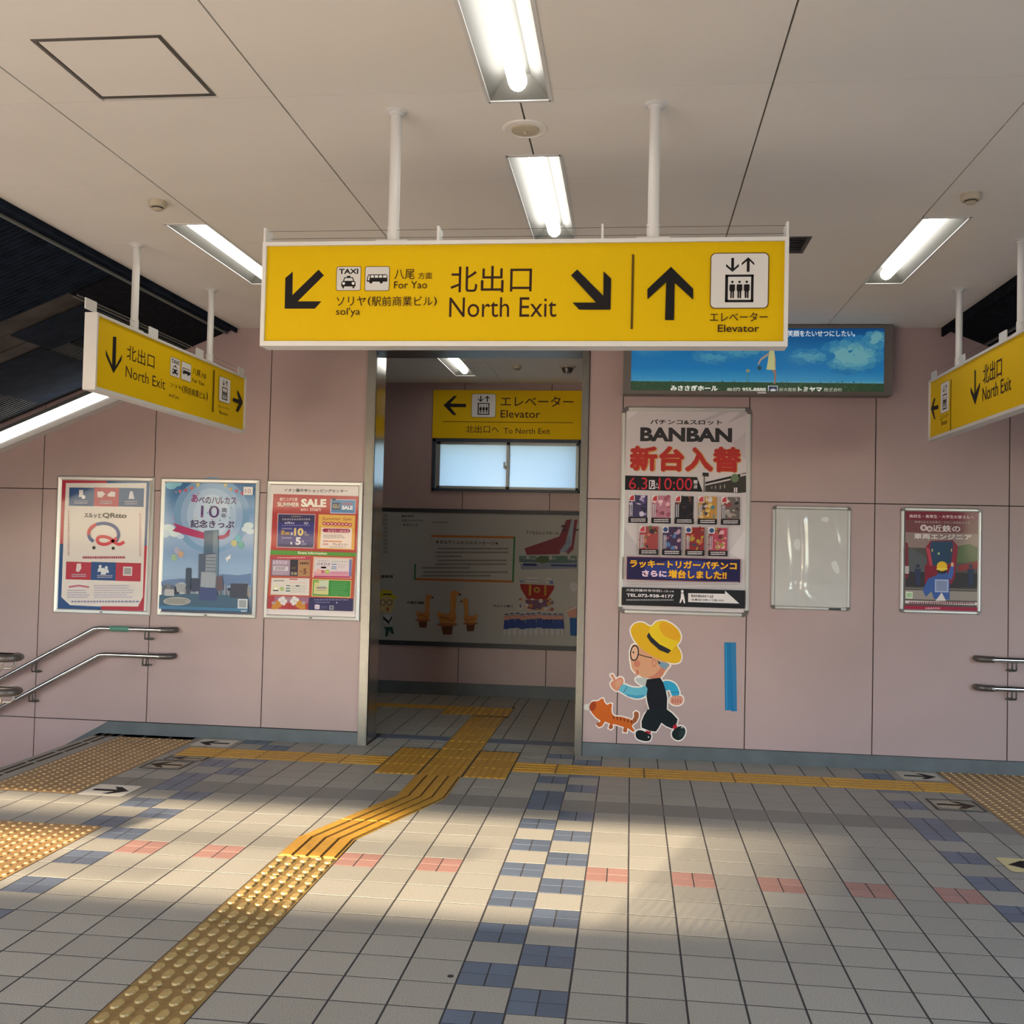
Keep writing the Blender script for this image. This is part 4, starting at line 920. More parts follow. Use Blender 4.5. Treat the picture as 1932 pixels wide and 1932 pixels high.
s.crop(500, 1040, 10.17)
s.poly([(110, 65), (1750, 100), (1705, 920), (60, 870)], 'a84a32'); s.poly([(105, 92), (900, 108), (885, 155), (100, 145)], 'a63a50'); s.scrib(245, 105, 770, 140, 'd09a9a', 1, 0.6, 40)
s.poly([(130, 155), (880, 165), (868, 490), (120, 470)], '6c5068'); s.poly([(150, 165), (490, 170), (480, 462), (140, 455)], '988496'); s.scrib(160, 175, 450, 245, 'c4b4c0', 2, 0.7, 50); s.rect(170, 290, 450, 375, 'c4bcc0'); s.scrib(200, 305, 400, 360, '4c3c50', 2, 0.6, 26); s.scrib(160, 390, 450, 445, 'a89cac', 3, 0.4, 40)
s.poly([(495, 158), (640, 162), (630, 475), (488, 470)], '26222c'); s.rects([(515, 295, 605, 350)], '4a3a30'); s.rects([(510, 395, 545, 455), (560, 400, 620, 455)], '8c7c66')
s.poly([(648, 168), (875, 172), (865, 485), (638, 480)], 'a0754e'); s.scrib(680, 205, 850, 255, '3c2c24', 1, 0.9, 34); s.text('5', 745, 330, 800, 440, '5c3428', 0.03); s.rect(670, 378, 735, 394, '6c4434')
s.poly([(940, 105), (1690, 130), (1660, 525), (915, 500)], 'c8a894'); s.poly([(962, 140), (1640, 150), (1622, 490), (948, 478)], 'c9bcc0'); s.poly([(950, 390), (1640, 405), (1630, 500), (945, 490)], 'c48a9c'); s.poly([(945, 470), (1650, 482), (1648, 515), (943, 500)], 'a2345a')
s.text('おかえり', 1035, 165, 1230, 200, '6c5a5a', 0.0); s.text('ハイハイ', 1000, 210, 1260, 280, '4a3c3e', 0.02); s.rrect(1085, 298, 1180, 328, 0.3, 'a84868'); s.rects([(1285, 240, 1385, 262), (1283, 290, 1383, 312), (1280, 325, 1380, 345)], '5f80a4'); s.scrib(1290, 180, 1590, 215, '9caa8c', 1, 0.6, 40); s.scrib(1410, 245, 1570, 330, 'b09098', 3, 0.4, 40)
s.ell(1040, 385, 60, 45, 'd09c98'); s.ell(1120, 390, 32, 34, 'b05a64'); s.ell(1205, 392, 40, 42, '8aa44c'); s.ell(1205, 392, 22, 22, 'b4b85a'); s.rect(1625, 155, 1665, 480, '6b6fa0'); s.scrib(1280, 380, 1600, 440, 'b0708c', 2, 0.6, 36)
s.poly([(135, 510), (865, 520), (855, 850), (118, 830)], 'c7beb8'); s.scrib(175, 550, 375, 580, '4a4640', 1, 0.7, 22); s.rect(478, 528, 635, 550, '9c2c34'); s.scrib(480, 585, 800, 620, 'c48c8c', 2, 0.4, 30); s.poly([(160, 760), (180, 680), (215, 635), (255, 680), (275, 760)], 'c6c096'); s.poly([(175, 745), (200, 690), (235, 690), (255, 745)], 'dad6d0'); s.rect(165, 738, 268, 765, '3c3a34')
s.ell(335, 720, 45, 42, '9caa6c'); s.rects([(418, 648, 495, 670), (415, 698, 490, 722), (410, 745, 495, 775)], '3f6a60'); s.scrib(505, 650, 830, 800, '8c8a84', 6, 0.35, 34, 4); s.rect(600, 650, 672, 676, '3c4a48')
s.poly([(920, 530), (1670, 555), (1650, 890), (905, 862)], 'd0b070'); s.poly([(935, 545), (1655, 568), (1640, 875), (920, 850)], '2f7a34'); s.poly([(955, 560), (1235, 555), (1225, 835), (940, 820)], 'b8b47c'); s.poly([(1060, 560), (1235, 558), (1230, 700), (1050, 690)], 'b4bca4'); s.rect(950, 560, 1040, 602, '7c9c50')
s.poly([(985, 735), (1020, 675), (1090, 650), (1170, 670), (1200, 735)], 'b4b0a0'); s.scrib(1000, 680, 1190, 720, '6c5c5c', 1, 0.9, 22); s.scrib(990, 735, 1180, 765, '7c7468', 1, 0.5, 20); s.scrib(1285, 590, 1610, 850, '5fa05c', 8, 0.3, 40, 8)
s.poly([(72, 858), (850, 878), (845, 1120), (55, 1100)], '9a3038'); s.poly([(200, 862), (850, 880), (840, 1000), (190, 980)], '8c5c74'); s.text('予選', 105, 880, 160, 905, 'c09090', 0.02) if False else None
for sgn, cx in ((1, 245), (-1, 685)):
    s.poly([(cx-sgn*110, 1110), (cx-sgn*95, 1010), (cx+sgn*20, 930), (cx+sgn*110, 965), (cx+sgn*80, 1060), (cx-sgn*10, 1110)], 'b07424')
    for (dx, dy, r) in ((60, 930, 42), (110, 905, 46), (150, 960, 44), (90, 990, 30), (130, 1010, 34)): s.ell(cx+sgn*dx, dy, r, r*0.9, 'c8c2c0')
    s.ell(cx-sgn*70, 990, 36, 30, '9a8c8c')
s.ell(465, 915, 50, 22, '9a8c80'); s.ell(465, 915, 30, 12, '8c5c74'); s.poly([(330, 1108), (400, 1020), (460, 1000), (530, 1020), (600, 1115)], '9c2c30')
s.poly([(855, 885), (1705, 910), (1695, 1150), (840, 1125)], '201d4a'); s.scrib(955, 915, 1610, 945, '7a7aa0', 1, 0.6, 50); s.scrib(975, 965, 1255, 990, '6c6c98', 1, 0.7, 22); s.rrect(968, 1020, 1060, 1110, 0.2, 'c8b8c4'); s.scrib(980, 1038, 1048, 1095, '8c7c98', 3, 0.5, 18); s.rect(1250, 1040, 1328, 1118, '9c9ca8'); s.rects([(1262, 1052, 1316, 1106)], '4c4c68'); s.scrib(1090, 1045, 1225, 1095, '5c5c90', 3, 0.4, 26); s.ell(1390, 985, 14, 14, '9c9cb0')
s.build('printed_sheet', 'poster_print', t)
# ---- 4: machine hall poster
t, s = poster('tallest poster, white with red and black lettering, right of the doorway', 2.393, 3.338, 1.050, 2.580, 0.034, 0.05)
s.crop(1130, 740, 4.39)
s.lay += 1; s.raw([(2.424, 1.082), (3.306, 1.082), (3.306, 2.548), (2.424, 2.548)], [(0, 1, 2, 3)], 'b6adae')
s.poly([(1010, 160), (1100, 158), (820, 270), (780, 262)], 'a59da0'); s.poly([(1180, 160), (1225, 160), (1220, 190), (1060, 260)], 'a39b9e'); s.poly([(232, 160), (330, 158), (235, 230)], 'c2babb'); s.poly([(1218, 330), (1216, 560), (1100, 420)], 'aca4a6')
s.poly([(205, 1250), (215, 1120), (330, 1290), (200, 1560)], 'a8a0a2'); s.poly([(1215, 1130), (1205, 1400), (1080, 1330)], 'c0b8b8')
s.text('パチンコ&スロット', 425, 225, 1020, 272, K1, 0.025); s.text('BANBAN', 343, 290, 1102, 415, '2b2a2c', 0.045)
s.text('新台入替', 258, 440, 1184, 672, 'b08a50', 0.07); s.text('新台入替', 258, 442, 1176, 666, '9e2a26', 0.042)
s.poly([(215, 690), (812, 703), (860, 825), (212, 808)], '141316')
s.text('6.3', 250, 705, 400, 805, 'b02436', -0.004); s.text('[', 416, 728, 430, 802, 'd0c8ca', 0.0); s.text('月', 428, 735, 462, 798, 'd0c8ca', 0.03); s.text(']', 462, 728, 474, 802, 'd0c8ca', 0.0) if False else s.rects([(416, 728, 462, 734), (416, 796, 462, 802)], 'd0c8ca')
s.text('A', 470, 752, 490, 772, 'c0b8ba', 0.0); s.text('M', 468, 780, 494, 800, 'c0b8ba', 0.0); s.text('10:00', 496, 708, 772, 812, 'b02436', 0.0); s.text('開', 785, 728, 815, 760, 'c8c0c2', 0.02); s.text('店', 785, 765, 815, 798, 'c8c0c2', 0.02)
s.poly([(858, 665), (910, 668), (908, 700), (858, 695)], '2c2824'); s.rect(868, 695, 874, 830, '403a38'); s.poly([(880, 745), (1218, 665), (1218, 830), (1160, 835), (880, 825)], '33302c'); s.poly([(880, 745), (1218, 665), (1218, 690), (880, 762)], '1e1c1a'); s.poly([(880, 762), (1090, 715), (1090, 728), (880, 774)], 'b0a8a8'); s.ell(1125, 712, 32, 36, '5c6a50'); s.poly([(1170, 680), (1218, 672), (1218, 690), (1170, 700)], 'a8a0a0'); s.rects([(1118, 790, 1128, 830), (1135, 790, 1145, 830)], 'c4bcbe'); s.rects([(960, 775, 970, 800), (1000, 770, 1010, 800), (1035, 765, 1045, 795), (930, 780, 938, 800)], '807870')
pal = [['3a3450', '8c7ca0', '2a2a3c', 'b0a8bc', '5a4a78'], ['a06a78', 'c89aa0', '6c3c44', 'd0b0b4', '8c4a58'], ['1c1a20', '3c2c2c', '14283c', '6c4434', '2a2228'], ['a87a3c', 'c8a860', '3c3c48', 'b8b0b0', '507078'], ['5c5450', '8c8480', '2c2a2c', 'b0a89c', '7c3c40'],
       ['8c3c3c', '5c5c3c', '3c2c30', 'a86a5c', '74704c'], ['3c2c48', '8c4a60', '4c6a94', '2a2434', 'a08090'], ['7c2428', 'b0643c', '20202c', '9c8434', '3c3c50'], ['a04050', '8c7c3c', '5c5c60', 'c09094', '6c2c38']]
boxes = [(247+191*i, 852+4*i, 160, 235) for i in range(5)]+[(335+190*i, 1110+4*i, 160, 240) for i in range(4)]
for bi, (x, y, w_, h) in enumerate(boxes):
    rg = random.Random(20+bi); P = pal[bi]; s.rect(x+4, y, x+w_-8, y+h-45, P[0])
    for i in range(26): cx = x+10+rg.random()*(w_-30); cy = y+8+rg.random()*(h-70); s.ell(cx, cy, 5+rg.random()*17, 5+rg.random()*20, rg.choice(P), n=7+rg.randrange(5), rot=rg.random()*3)
    s.rects([(x+10, y+70, x+18, y+h-60), (x+26, y+70, x+31, y+h-60)], 'a09ca4'); s.rect(x-4, y+h-52, x+w_-4, y+h-2, '19171a'); s.scrib(x+18, y+h-44, x+w_-22, y+h-12, 'c4bcbe', 2, 0.6, 11, bi+40)
    s.rrect(x, y-4, x+50, y+50, 0.15, 'c4bcbd')
    if bi < 6: s.poly([(x+6, y+44), (x+10, y+22), (x+24, y+6), (x+44, y), (x+44, y+44)], 'a8343a')
    else: s.ell(x+26, y+24, 20, 20, '34507c'); s.scrib(x+12, y+14, x+40, y+36, '1d2c50', 2, 0.6, 8)
s.rect(232, 1360, 1165, 1575, '6c2438'); s.rect(236, 1365, 1161, 1570, '191640'); s.ell(700, 1470, 330, 80, '26306c', n=40)
s.text('ラッキートリガーパチンコ', 256, 1385, 1138, 1472, '7a2018', 0.06); s.text('ラッキートリガーパチンコ', 258, 1385, 1136, 1472, 'd2a224', 0.035)
s.text('さらに', 356, 1472, 560, 1530, 'd8b8c4', 0.05); s.text('増台しました!!', 572, 1468, 1055, 1552, '7a2018', 0.07); s.text('増台しました!!', 574, 1468, 1053, 1550, 'd2a224', 0.035)
s.scrib(232, 1560, 1150, 1598, '8c8286', 2, 0.3, 14, 3)
s.rect(192, 1612, 1202, 1790, '15171b'); s.text('大阪府藤井寺市岡1-15-14', 225, 1625, 618, 1658, 'b8b2b4', 0.015); s.text('TEL.072-938-4177', 230, 1665, 618, 1702, 'c8c2c4', 0.03); s.scrib(228, 1710, 615, 1726, '8c888a', 1, 0.7, 14, 5)
s.ell(688, 1648, 11, 13, 'cfc9ca'); s.poly([(678, 1664), (698, 1664), (706, 1700), (712, 1745), (700, 1745), (690, 1708), (676, 1742), (664, 1742), (676, 1700)], 'cfc9ca')
s.poly([(737, 1662), (1040, 1668), (1040, 1642), (1158, 1748), (737, 1735)], 'c6c0c0'); s.text('BANBANへは', 762, 1672, 945, 1700, '1e1c20', 0.03); s.text('北東出口歩いて約1分!!', 762, 1706, 1030, 1732, '1e1c20', 0.025)
s.build('printed_sheet', 'poster_print', t)
# ---- 5: empty frame with wavy clear cover
t, s = poster('empty round cornered poster frame with a wavy clear cover over grey backing', 3.495, 4.050, 1.117, 1.867, 0.026, 0.028, cat='poster frame')
t.name = 'empty_poster_frame'
g = MB(); NX, NZ = 56, 44
def hgt(u, v):
    w1 = 0.36+0.05*math.sin(v*3.0)+(0.30*(0.22-v)**2/0.05 if v < 0.22 else 0)
    f = math.exp(-((u-w1)/0.035)**2)*1.0+0.7*math.exp(-((u-0.16-0.03*math.sin(5*v))/0.05)**2)+0.16*math.sin(9*u+3*math.sin(4*v))+0.5*math.exp(-((v-0.16-0.10*u)/0.025)**2)+0.45*math.exp(-((u-0.8+0.25*(v-0.9))/0.04)**2)*v+0.3*math.exp(-((v-0.12-0.10*u*u)/0.04)**2)+0.15*math.sin(14*v+6*u)
    return f*0.0065*min(1, u*12, (1-u)*12)*min(1, v*10, (1-v)*10)
vs = []; xa, xb, za, zb_ = 3.518, 4.028, 1.140, 1.844
for j in range(NZ+1):
    for i in range(NX+1): u, v = i/NX, j/NZ; vs.append((xa+(xb-xa)*u, W-0.0075-hgt(u, v), za+(zb_-za)*v))
g.add(vs, [(j*(NX+1)+i, j*(NX+1)+i+1, (j+1)*(NX+1)+i+1, (j+1)*(NX+1)+i) for j in range(NZ) for i in range(NX)])
g.build('plastic_cover', 'clear_cover', t, True)
MB().box(3.90, W-0.0172, 1.122, 3.985, W-0.016, 1.136).build('maker_label', 'plastic_black', t)
# ---- 6: railway engineer poster
t, s = poster('small framed poster of a worker in yellow helmet before a red train', 4.395, 4.950, 1.117, 1.871, 0.027, 0.028)
s.crop(1420, 930, 3.773)
s.lay += 1; s.raw([(4.420, 1.142), (4.925, 1.142), (4.925, 1.846), (4.420, 1.846)], [(0, 1, 2, 3)], '4a4440')
s.rect(1088, 125, 1610, 205, '6f2030'); s.rect(1088, 190, 1610, 300, '6a3c3e'); s.rect(1088, 280, 1610, 400, '84706a'); s.poly([(1455, 380), (1540, 362), (1606, 390), (1606, 490), (1450, 500)], '4c5c3a'); s.poly([(1110, 380), (1240, 460), (1240, 660), (1090, 640)], '4e5052')
s.rect(1090, 560, 1606, 680, '2e2a2c'); s.rect(1084, 690, 1606, 770, '8a8078'); s.rects([(1084, 676, 1606, 692)], 'a89c90'); s.poly([(1088, 350), (1106, 360), (1110, 600), (1088, 610)], '6c2430'); s.rects([(1084, 520, 1112, 575)], 'a8a09c'); s.poly([(1460, 520), (1606, 480), (1606, 540), (1465, 560)], '7c2c30')
s.poly([(1268, 340), (1425, 335), (1462, 380), (1440, 600), (1415, 650), (1225, 650), (1225, 520), (1245, 500), (1232, 385)], '7c1c30'); s.poly([(1272, 345), (1422, 342), (1428, 380), (1412, 500), (1280, 520), (1262, 395)], '223c54'); s.poly([(1232, 385), (1262, 400), (1280, 515), (1262, 518)], 'a83848')
s.rect(1228, 520, 1420, 600, '741828'); s.ell(1324, 432, 8, 9, '9cb07c'); s.ell(1278, 408, 4, 12, 'c8b06c'); s.ell(1414, 408, 4, 12, 'c8b06c')
s.poly([(1330, 560), (1370, 555), (1400, 590), (1402, 760), (1290, 755), (1272, 700), (1232, 740), (1208, 690), (1250, 610), (1310, 585)], '35528c'); s.poly([(1385, 590), (1400, 550), (1415, 515), (1432, 520), (1430, 570), (1415, 620)], '3a589a'); s.ell(1420, 510, 11, 16, 'c09880'); s.ell(1347, 560, 34, 16, '2a2426'); s.ell(1347, 522, 37, 35, 'd0a820'); s.poly([(1308, 535), (1386, 535), (1384, 548), (1310, 548)], 'd8b840')
for x in (1175, 1550): s.ell(x, 520, 14, 14, '2c3040'); s.poly([(x-22, 540), (x+22, 540), (x+14, 660), (x-12, 660)], '28304a')
s.rect(1297, 615, 1392, 708, '9ca6c0'); s.rects([(1305, 623, 1384, 700)], '7580a0'); s.poly([(1345, 708), (1300, 768), (1375, 768)], 'c9c1bc')
s.rect(1084, 765, 1606, 800, 'c6bcb8'); s.rect(1080, 800, 1606, 842, '8a1a34'); s.rect(1088, 702, 1138, 752, 'b8c0a8'); s.scrib(1096, 712, 1130, 742, '4c8c5c', 2, 0.6, 9)
s.text('高校生・高専生・大学生の皆さんへ', 1115, 152, 1575, 186, 'd0b4b4', 0.02); s.text('地域を支える仕事が、わたしを成長させる', 1150, 198, 1545, 222, 'b89c9c', 0.0)
s.ell(1216, 248, 25, 23, 'c8b8b6'); s.ell(1258, 256, 22, 21, 'c8b8b6'); s.text('募', 1205, 236, 1229, 260, '6c3438', 0.02); s.text('集', 1247, 245, 1270, 268, '6c3438', 0.02)
s.text('近鉄の', 1280, 228, 1476, 280, 'd8ccc8', 0.015); s.text('車両エンジニア', 1148, 288, 1556, 336, 'd8ccc8', 0.02)
s.scrib(1112, 770, 1580, 795, '7c4c54', 1, 0.7, 13, 6); s.scrib(1228, 812, 1335, 830, 'c08c94', 1, 0.7, 15)
s.build('printed_sheet', 'poster_print', t)
# ---- backlit advertisement
YA = W-0.13; x0, x1, z0, z1 = 2.398, 4.295, 2.655, 3.158
t = thing('light_box', 'long backlit blue sky advertisement high on the wall right of the doorway', 'light box', ((x0+x1)/2, W, 2.9))
f = 0.058; ft = 0.024; fb = 0.026
MB().box(x0, YA+0.02, z0, x1, W, z1).build('housing', 'box_taupe', t)
for (a, b, c, d) in ((x0, x0+f, z0, z1), (x1-f, x1, z0, z1), (x0+f, x1-f, z1-ft, z1), (x0+f, x1-f, z0, z0+fb)): MB().tile(0, 0, 1, 1, 0, 1) and MB().box(a, YA-0.006, c, b, YA+0.022, d).build('frame_bar', 'box_taupe', t)
s = Sheet('Y', YA+0.004, -1, 0.95)
A_ = [(0.0, '0c4c86'), (0.35, '0d6aa4'), (0.62, '1170ae'), (0.82, '3a8cb8'), (0.87, '6ca4bc')]
u0, u1, v0, v1 = x0+f, x1-f, z0+fb, z1-ft
def mixc(h0, h1, k_): return ''.join('%02x' % int(int(h0[j:j+2], 16)*(1-k_)+int(h1[j:j+2], 16)*k_) for j in (0, 2, 4))
s.lay += 1
for i in range(40):
    p = i/40*0.87; q = (i+1)/40*0.87
    for (a, ca), (b, cb) in zip(A_, A_[1:]):
        if a <= p < b: cc = mixc(ca, cb, (p-a)/(b-a))
    s.raw([(u0, v1-(v1-v0)*q), (u1, v1-(v1-v0)*q), (u1, v1-(v1-v0)*p), (u0, v1-(v1-v0)*p)], [(0, 1, 2, 3)], cc)
rg = random.Random(11)
def cloud(cx, cz, rx, rz, n, cols):
    for i in range(n):
        a = rg.random()*6.28; r_ = math.sqrt(rg.random()); px = cx+rx*r_*math.cos(a); pz = cz+rz*r_*math.sin(a); w_ = 0.008+rg.random()*0.028; h_ = w_*(0.35+rg.random()*0.5)
        px = min(max(px, u0+w_), u1-w_); pz = min(pz, v1-h_); s.lay += 0.05; k = 9
        s.raw([(px+w_*math.cos(j*6.283/k), pz+h_*math.sin(j*6.283/k)) for j in range(k)], [tuple(range(k))], cols[min(len(cols)-1, int((1-r_)*len(cols)*1.6))])
cl = ['1d70a6', '2a78a8', '3581aa', '418aac', '4c92ae', '5a9cb0', '68a6b2']
cloud(4.02, 2.94, 0.24, 0.13, 330, cl); cloud(3.72, 2.93, 0.16, 0.05, 130, cl[:5]); cloud(3.05, 2.93, 0.17, 0.05, 120, cl[:4]); cloud(3.25, 2.98, 0.22, 0.06, 120, cl[:4]); cloud(2.6, 2.98, 0.13, 0.05, 70, cl[:2]); cloud(4.18, 3.05, 0.07, 0.06, 110, cl[2:])
s.lay += 1; s.raw([(u0, v0), (u1, v0), (u1, v0+(v1-v0)*0.13), (u0, v0+(v1-v0)*0.15)], [(0, 1, 2, 3)], '2c4630')
for i in range(150): px = u0+0.01+rg.random()*(u1-u0-0.02); pz = v0+rg.random()*(v1-v0)*0.15; s.lay += 0.05; s.raw([(px-0.004, pz), (px+0.004, pz), (px+0.002, pz+0.014)], [(0, 1, 2)], rg.choice(['35522e', '45602f', '1f3824', '54683a']))
s.crop(1130, 590, 3.331)
s.poly([(1072, 240), (1100, 240), (1110, 300), (1108, 362), (1052, 358), (1062, 300), (1066, 262)], 'b4b884'); s.poly([(1066, 252), (1074, 262), (1020, 300), (1002, 330), (996, 326), (1012, 292)], 'a48c74'); s.ell(1008, 348, 12, 14, '2e4448')
s.poly([(1085, 360), (1110, 360), (1114, 390), (1108, 448), (1096, 448), (1102, 392)], '8c6c5c'); s.poly([(1102, 252), (1110, 290), (1110, 345), (1103, 345)], 'a48c74'); s.ell(935, 366, 11, 9, 'a8a068'); s.ell(935, 366, 5, 4, '5c4420'); s.rect(930, 374, 933, 430, '4c7450')
s.text('な笑顔をたいせつにしたい。', 1150, 112, 1608, 152, 'd6e2e6', 0.02)
s.text('みささぎホール', 450, 456, 746, 494, 'e2e4dc', 0.045); s.text('072', 842, 472, 888, 496, 'c4c8bc', 0.03); s.text('955-8888', 900, 472, 1048, 498, 'd4d8cc', 0.03); s.rrect(805, 474, 836, 498, 0.2, 'a4ac9c'); s.rect(1062, 460, 1122, 508, 'd0d4d0'); s.rect(1066, 464, 1118, 504, '1a2c50')
s.poly([(1072, 480), (1082, 488), (1084, 476), (1091, 486), (1094, 472), (1098, 486), (1104, 476), (1106, 488), (1114, 480), (1106, 499), (1080, 499)], 'd0d4d8')
s.text('総合葬祭', 1132, 472, 1240, 500, 'b0b4a4', 0.01); s.text('トミヤマ', 1250, 466, 1400, 503, 'e2e4dc', 0.04); s.text('株式会社', 1412, 472, 1528, 500, 'b4b8a8', 0.01)
s.build('backlit_sheet', 'backlit_print', t)
MB().box(3.36, YA-0.008, 2.662, 3.42, YA-0.005, 2.676).build('maker_label', 'white_paint', t)
# ---- mural board in the corridor
YM = W2-0.03; x0, x1, z0, z1 = -1.2, 3.2, 0.487, 1.880
t = thing('mural_board', 'long picture board with clay birds and a festival float, inside the doorway', 'notice board', (1.0, W2, 1.2))
MB().box(x0, YM+0.004, z0, x1, W2-0.002, z1).build('panel', 'white_paint', t)
MB().box(x0, YM-0.006, z1-0.040, x1, YM+0.02, z1).build('top_edge', 'black_board', t); MB().box(x0, YM-0.006, z0, x1, YM+0.02, z0+0.048).build('bottom_edge', 'black_board', t)
s = Sheet('Y', YM+0.003, -1, 1.7)
s.lay += 1; s.raw([(x0, z0+0.04), (x1, z0+0.04), (x1, z1-0.03), (x0, z1-0.03)], [(0, 1, 2, 3)], '7c7a76')
s.crop(690, 930, 4.493)
s.text('藤井寺市', 303, 185, 408, 210, '262224', 0.02); s.text('公式キャラクター', 303, 222, 495, 246, '262224', 0.02); s.text('まなりくん', 318, 258, 445, 282, '262224', 0.02)
s.scrib(570, 238, 700, 260, '54504c', 1, 0.5, 11, 1); s.poly([(420, 612), (600, 612), (600, 590), (420, 590)], '7c7a76')
s.line([(555, 365), (1265, 378)], 18, '7c4a20'); s.line([(415, 730), (1255, 752)], 18, '7c4a20'); s.line([(1262, 372), (1248, 755)], 16, '2c5436'); s.line([(420, 600), (416, 738)], 14, '2c5436')
s.text('★まなりくんからのメッセージ★', 592, 400, 1125, 443, '2a2622', 0.02)
for i, (yy, xa, xb) in enumerate(((462, 612, 1210), (494, 592, 1208), (528, 592, 810), (562, 608, 1195), (594, 590, 1190), (625, 475, 880), (662, 492, 1200), (692, 475, 1060))): s.scrib(xa, yy, xb, yy+20, '4e4a47', 1, 0.7, 11, 30+i)
s.text('アイセルシュラホール', 1358, 322, 1635, 356, '2a2826', 0.02)
s.poly([(1345, 470), (1640, 370), (1700, 230), (1745, 222), (1690, 440), (1640, 520), (1365, 525)], '5c2c34'); s.poly([(1770, 228), (1796, 226), (1760, 480), (1715, 520), (1700, 500), (1745, 440)], '5c2c34'); s.poly([(1745, 230), (1768, 232), (1745, 430), (1700, 500), (1640, 500), (1700, 420)], '6c7480')
for i in range(8): s.rect(1640+i*12, 495-i*18, 1735, 500-i*18, '3c4860')
s.rects([(1660, 272, 1700, 292), (1665, 305, 1705, 325), (1760, 305, 1805, 320)], '3a2c34'); s.scrib(1300, 530, 1790, 590, '4a5a54', 2, 0.9, 60, 2); s.rect(1310, 560, 1790, 600, '3e4c50'); s.poly([(1310, 600), (1790, 590), (1790, 640), (1320, 650)], '5c5e6c'); s.rects([(1335, 595, 1450, 620), (1570, 605, 1790, 625)], '1f2a4c'); s.ell(1500, 565, 55, 32, '3a4636'); s.ell(1660, 562, 50, 30, '3c5048')
def haniwa(cx, by, k, fl=1):
    def q(l): return [(cx+fl*a*k, by+b*k) for a, b in l]
    s.poly(q([(-38, -62), (38, -62), (30, 0), (-26, 0)]), '47291c'); s.ell(cx, by-64*k, 66*k, 11*k, '6c452c')
    s.poly(q([(-52, -110), (-60, -130), (-48, -142), (-20, -128), (10, -130), (22, -150), (20, -225), (24, -268), (40, -282), (60, -272), (60, -225), (52, -150), (60, -110), (50, -72), (-40, -72)]), '8a5c30'); s.poly(q([(44, -282), (62, -276), (88, -262), (86, -250), (62, -252)]), '8a5c30'); s.ell(cx+fl*82*k, by-254*k, 8*k, 6*k, '2c1c18')
    s.line(q([(-40, -110), (0, -105), (30, -85), (50, -108)]), 8*k, '6c4424'); s.ell(cx-fl*50*k, by-130*k, 15*k, 12*k, '946838'); s.line(q([(34, -260), (32, -150)]), 6*k, '9a6c3c')
haniwa(485, 1142, 1.0); haniwa(690, 1200, 1.33); haniwa(890, 1170, 0.98, -1)
s.text('水鳥形埴輪', 350, 916, 495, 943, '26262a', 0.03); s.text('だんじり祭り', 1082, 945, 1248, 972, '26262a', 0.03); s.text('修羅古墳', 120, 695, 235, 722, '26262a', 0.03) if False else s.scrib(122, 695, 235, 722, '2c2a2c', 1, 0.9, 20)
s.poly([(1308, 770), (1600, 785), (1592, 820), (1535, 905), (1370, 900), (1315, 810)], '661c18'); s.rects([(1385, 772, 1402, 870), (1515, 780, 1530, 870)], '7c5820'); s.ell(1452, 822, 27, 24, '7c5c24'); s.ell(1452, 822, 14, 12, '54201c')
for (x, y, r) in ((1390, 735, 28), (1440, 735, 26), (1550, 742, 30)): s.ell(x, y, r, r*0.8, '8a8688'); s.line([(x-r, y), (x+r, y+4)], 4, '2c3448')
s.rects([(1308, 742, 1345, 758), (1560, 745, 1590, 770)], '4a5878'); s.poly([(1350, 905), (1560, 905), (1530, 990), (1380, 990)], '4c3444')
rg = random.Random(3)
for i in range(22): s.ell(1300+rg.random()*290, 900+rg.random()*95, 8+rg.random()*16, 6+rg.random()*14, rg.choice(['7c5430', '6c3c34', '4c4458', '8a7058', '8c8484']), n=8)
for i in range(11):
    x = 1190+i*46+rg.random()*10; y = 1030+rg.random()*14
    s.poly([(x-28, y+110), (x-20, y+30), (x+20, y+30), (x+28, y+110)], '22305c'); s.ell(x, y+10, 24, 25, '8c6458'); s.poly([(x-24, y), (x-14, y-18), (x+14, y-18), (x+25, y)], '20243c'); s.line([(x-22, y-4), (x+22, y-8)], 7, '7c7c88'); s.poly([(x-24, y+110), (x-8, y+110), (x-14, y+165), (x-28, y+165)], '8a868c'); s.poly([(x+4, y+110), (x+22, y+110), (x+26, y+168), (x+12, y+168)], '8a868c')
s.ell(1750, 1010, 42, 46, '8c6458'); s.line([(1700, 1000), (1785, 968)], 14, '8a8888'); s.poly([(1730, 1060), (1790, 1060), (1790, 1210), (1735, 1205)], '23406c'); s.ell(1765, 795, 34, 40, '8a868a')
# little figure with a yellow hat at the left end of the board
s.poly([(112, 870), (120, 835), (150, 820), (222, 826), (235, 862), (266, 880), (262, 900), (105, 900)], '8c8020'); s.rect(150, 852, 225, 866, '26242a'); s.ell(182, 945, 66, 72, '8c7a54'); s.line([(125, 938), (232, 915)], 4, '1e1c20')
for x in (148, 206): s.ell(x, 928, 24, 25, '1e1c20'); s.ell(x, 928, 19, 20, '8c7e60')
s.ell(190, 985, 9, 15, '6c3024'); s.poly([(155, 1030), (225, 1030), (225, 1110), (160, 1105)], '8a8886'); s.poly([(150, 1040), (200, 1085), (225, 1040), (228, 1060), (200, 1110), (155, 1070)], '1e2026'); s.poly([(158, 1135), (232, 1135), (242, 1190), (228, 1195), (205, 1160), (188, 1215), (170, 1215), (175, 1160)], '16342c')
for i in range(10): s.scrib(150+rg.random()*10, 180+i*34, 190, 205+i*34, '3c2428', 2, 0.4, 9, 60+i)
s.build('printed_sheet', 'board_print', t)
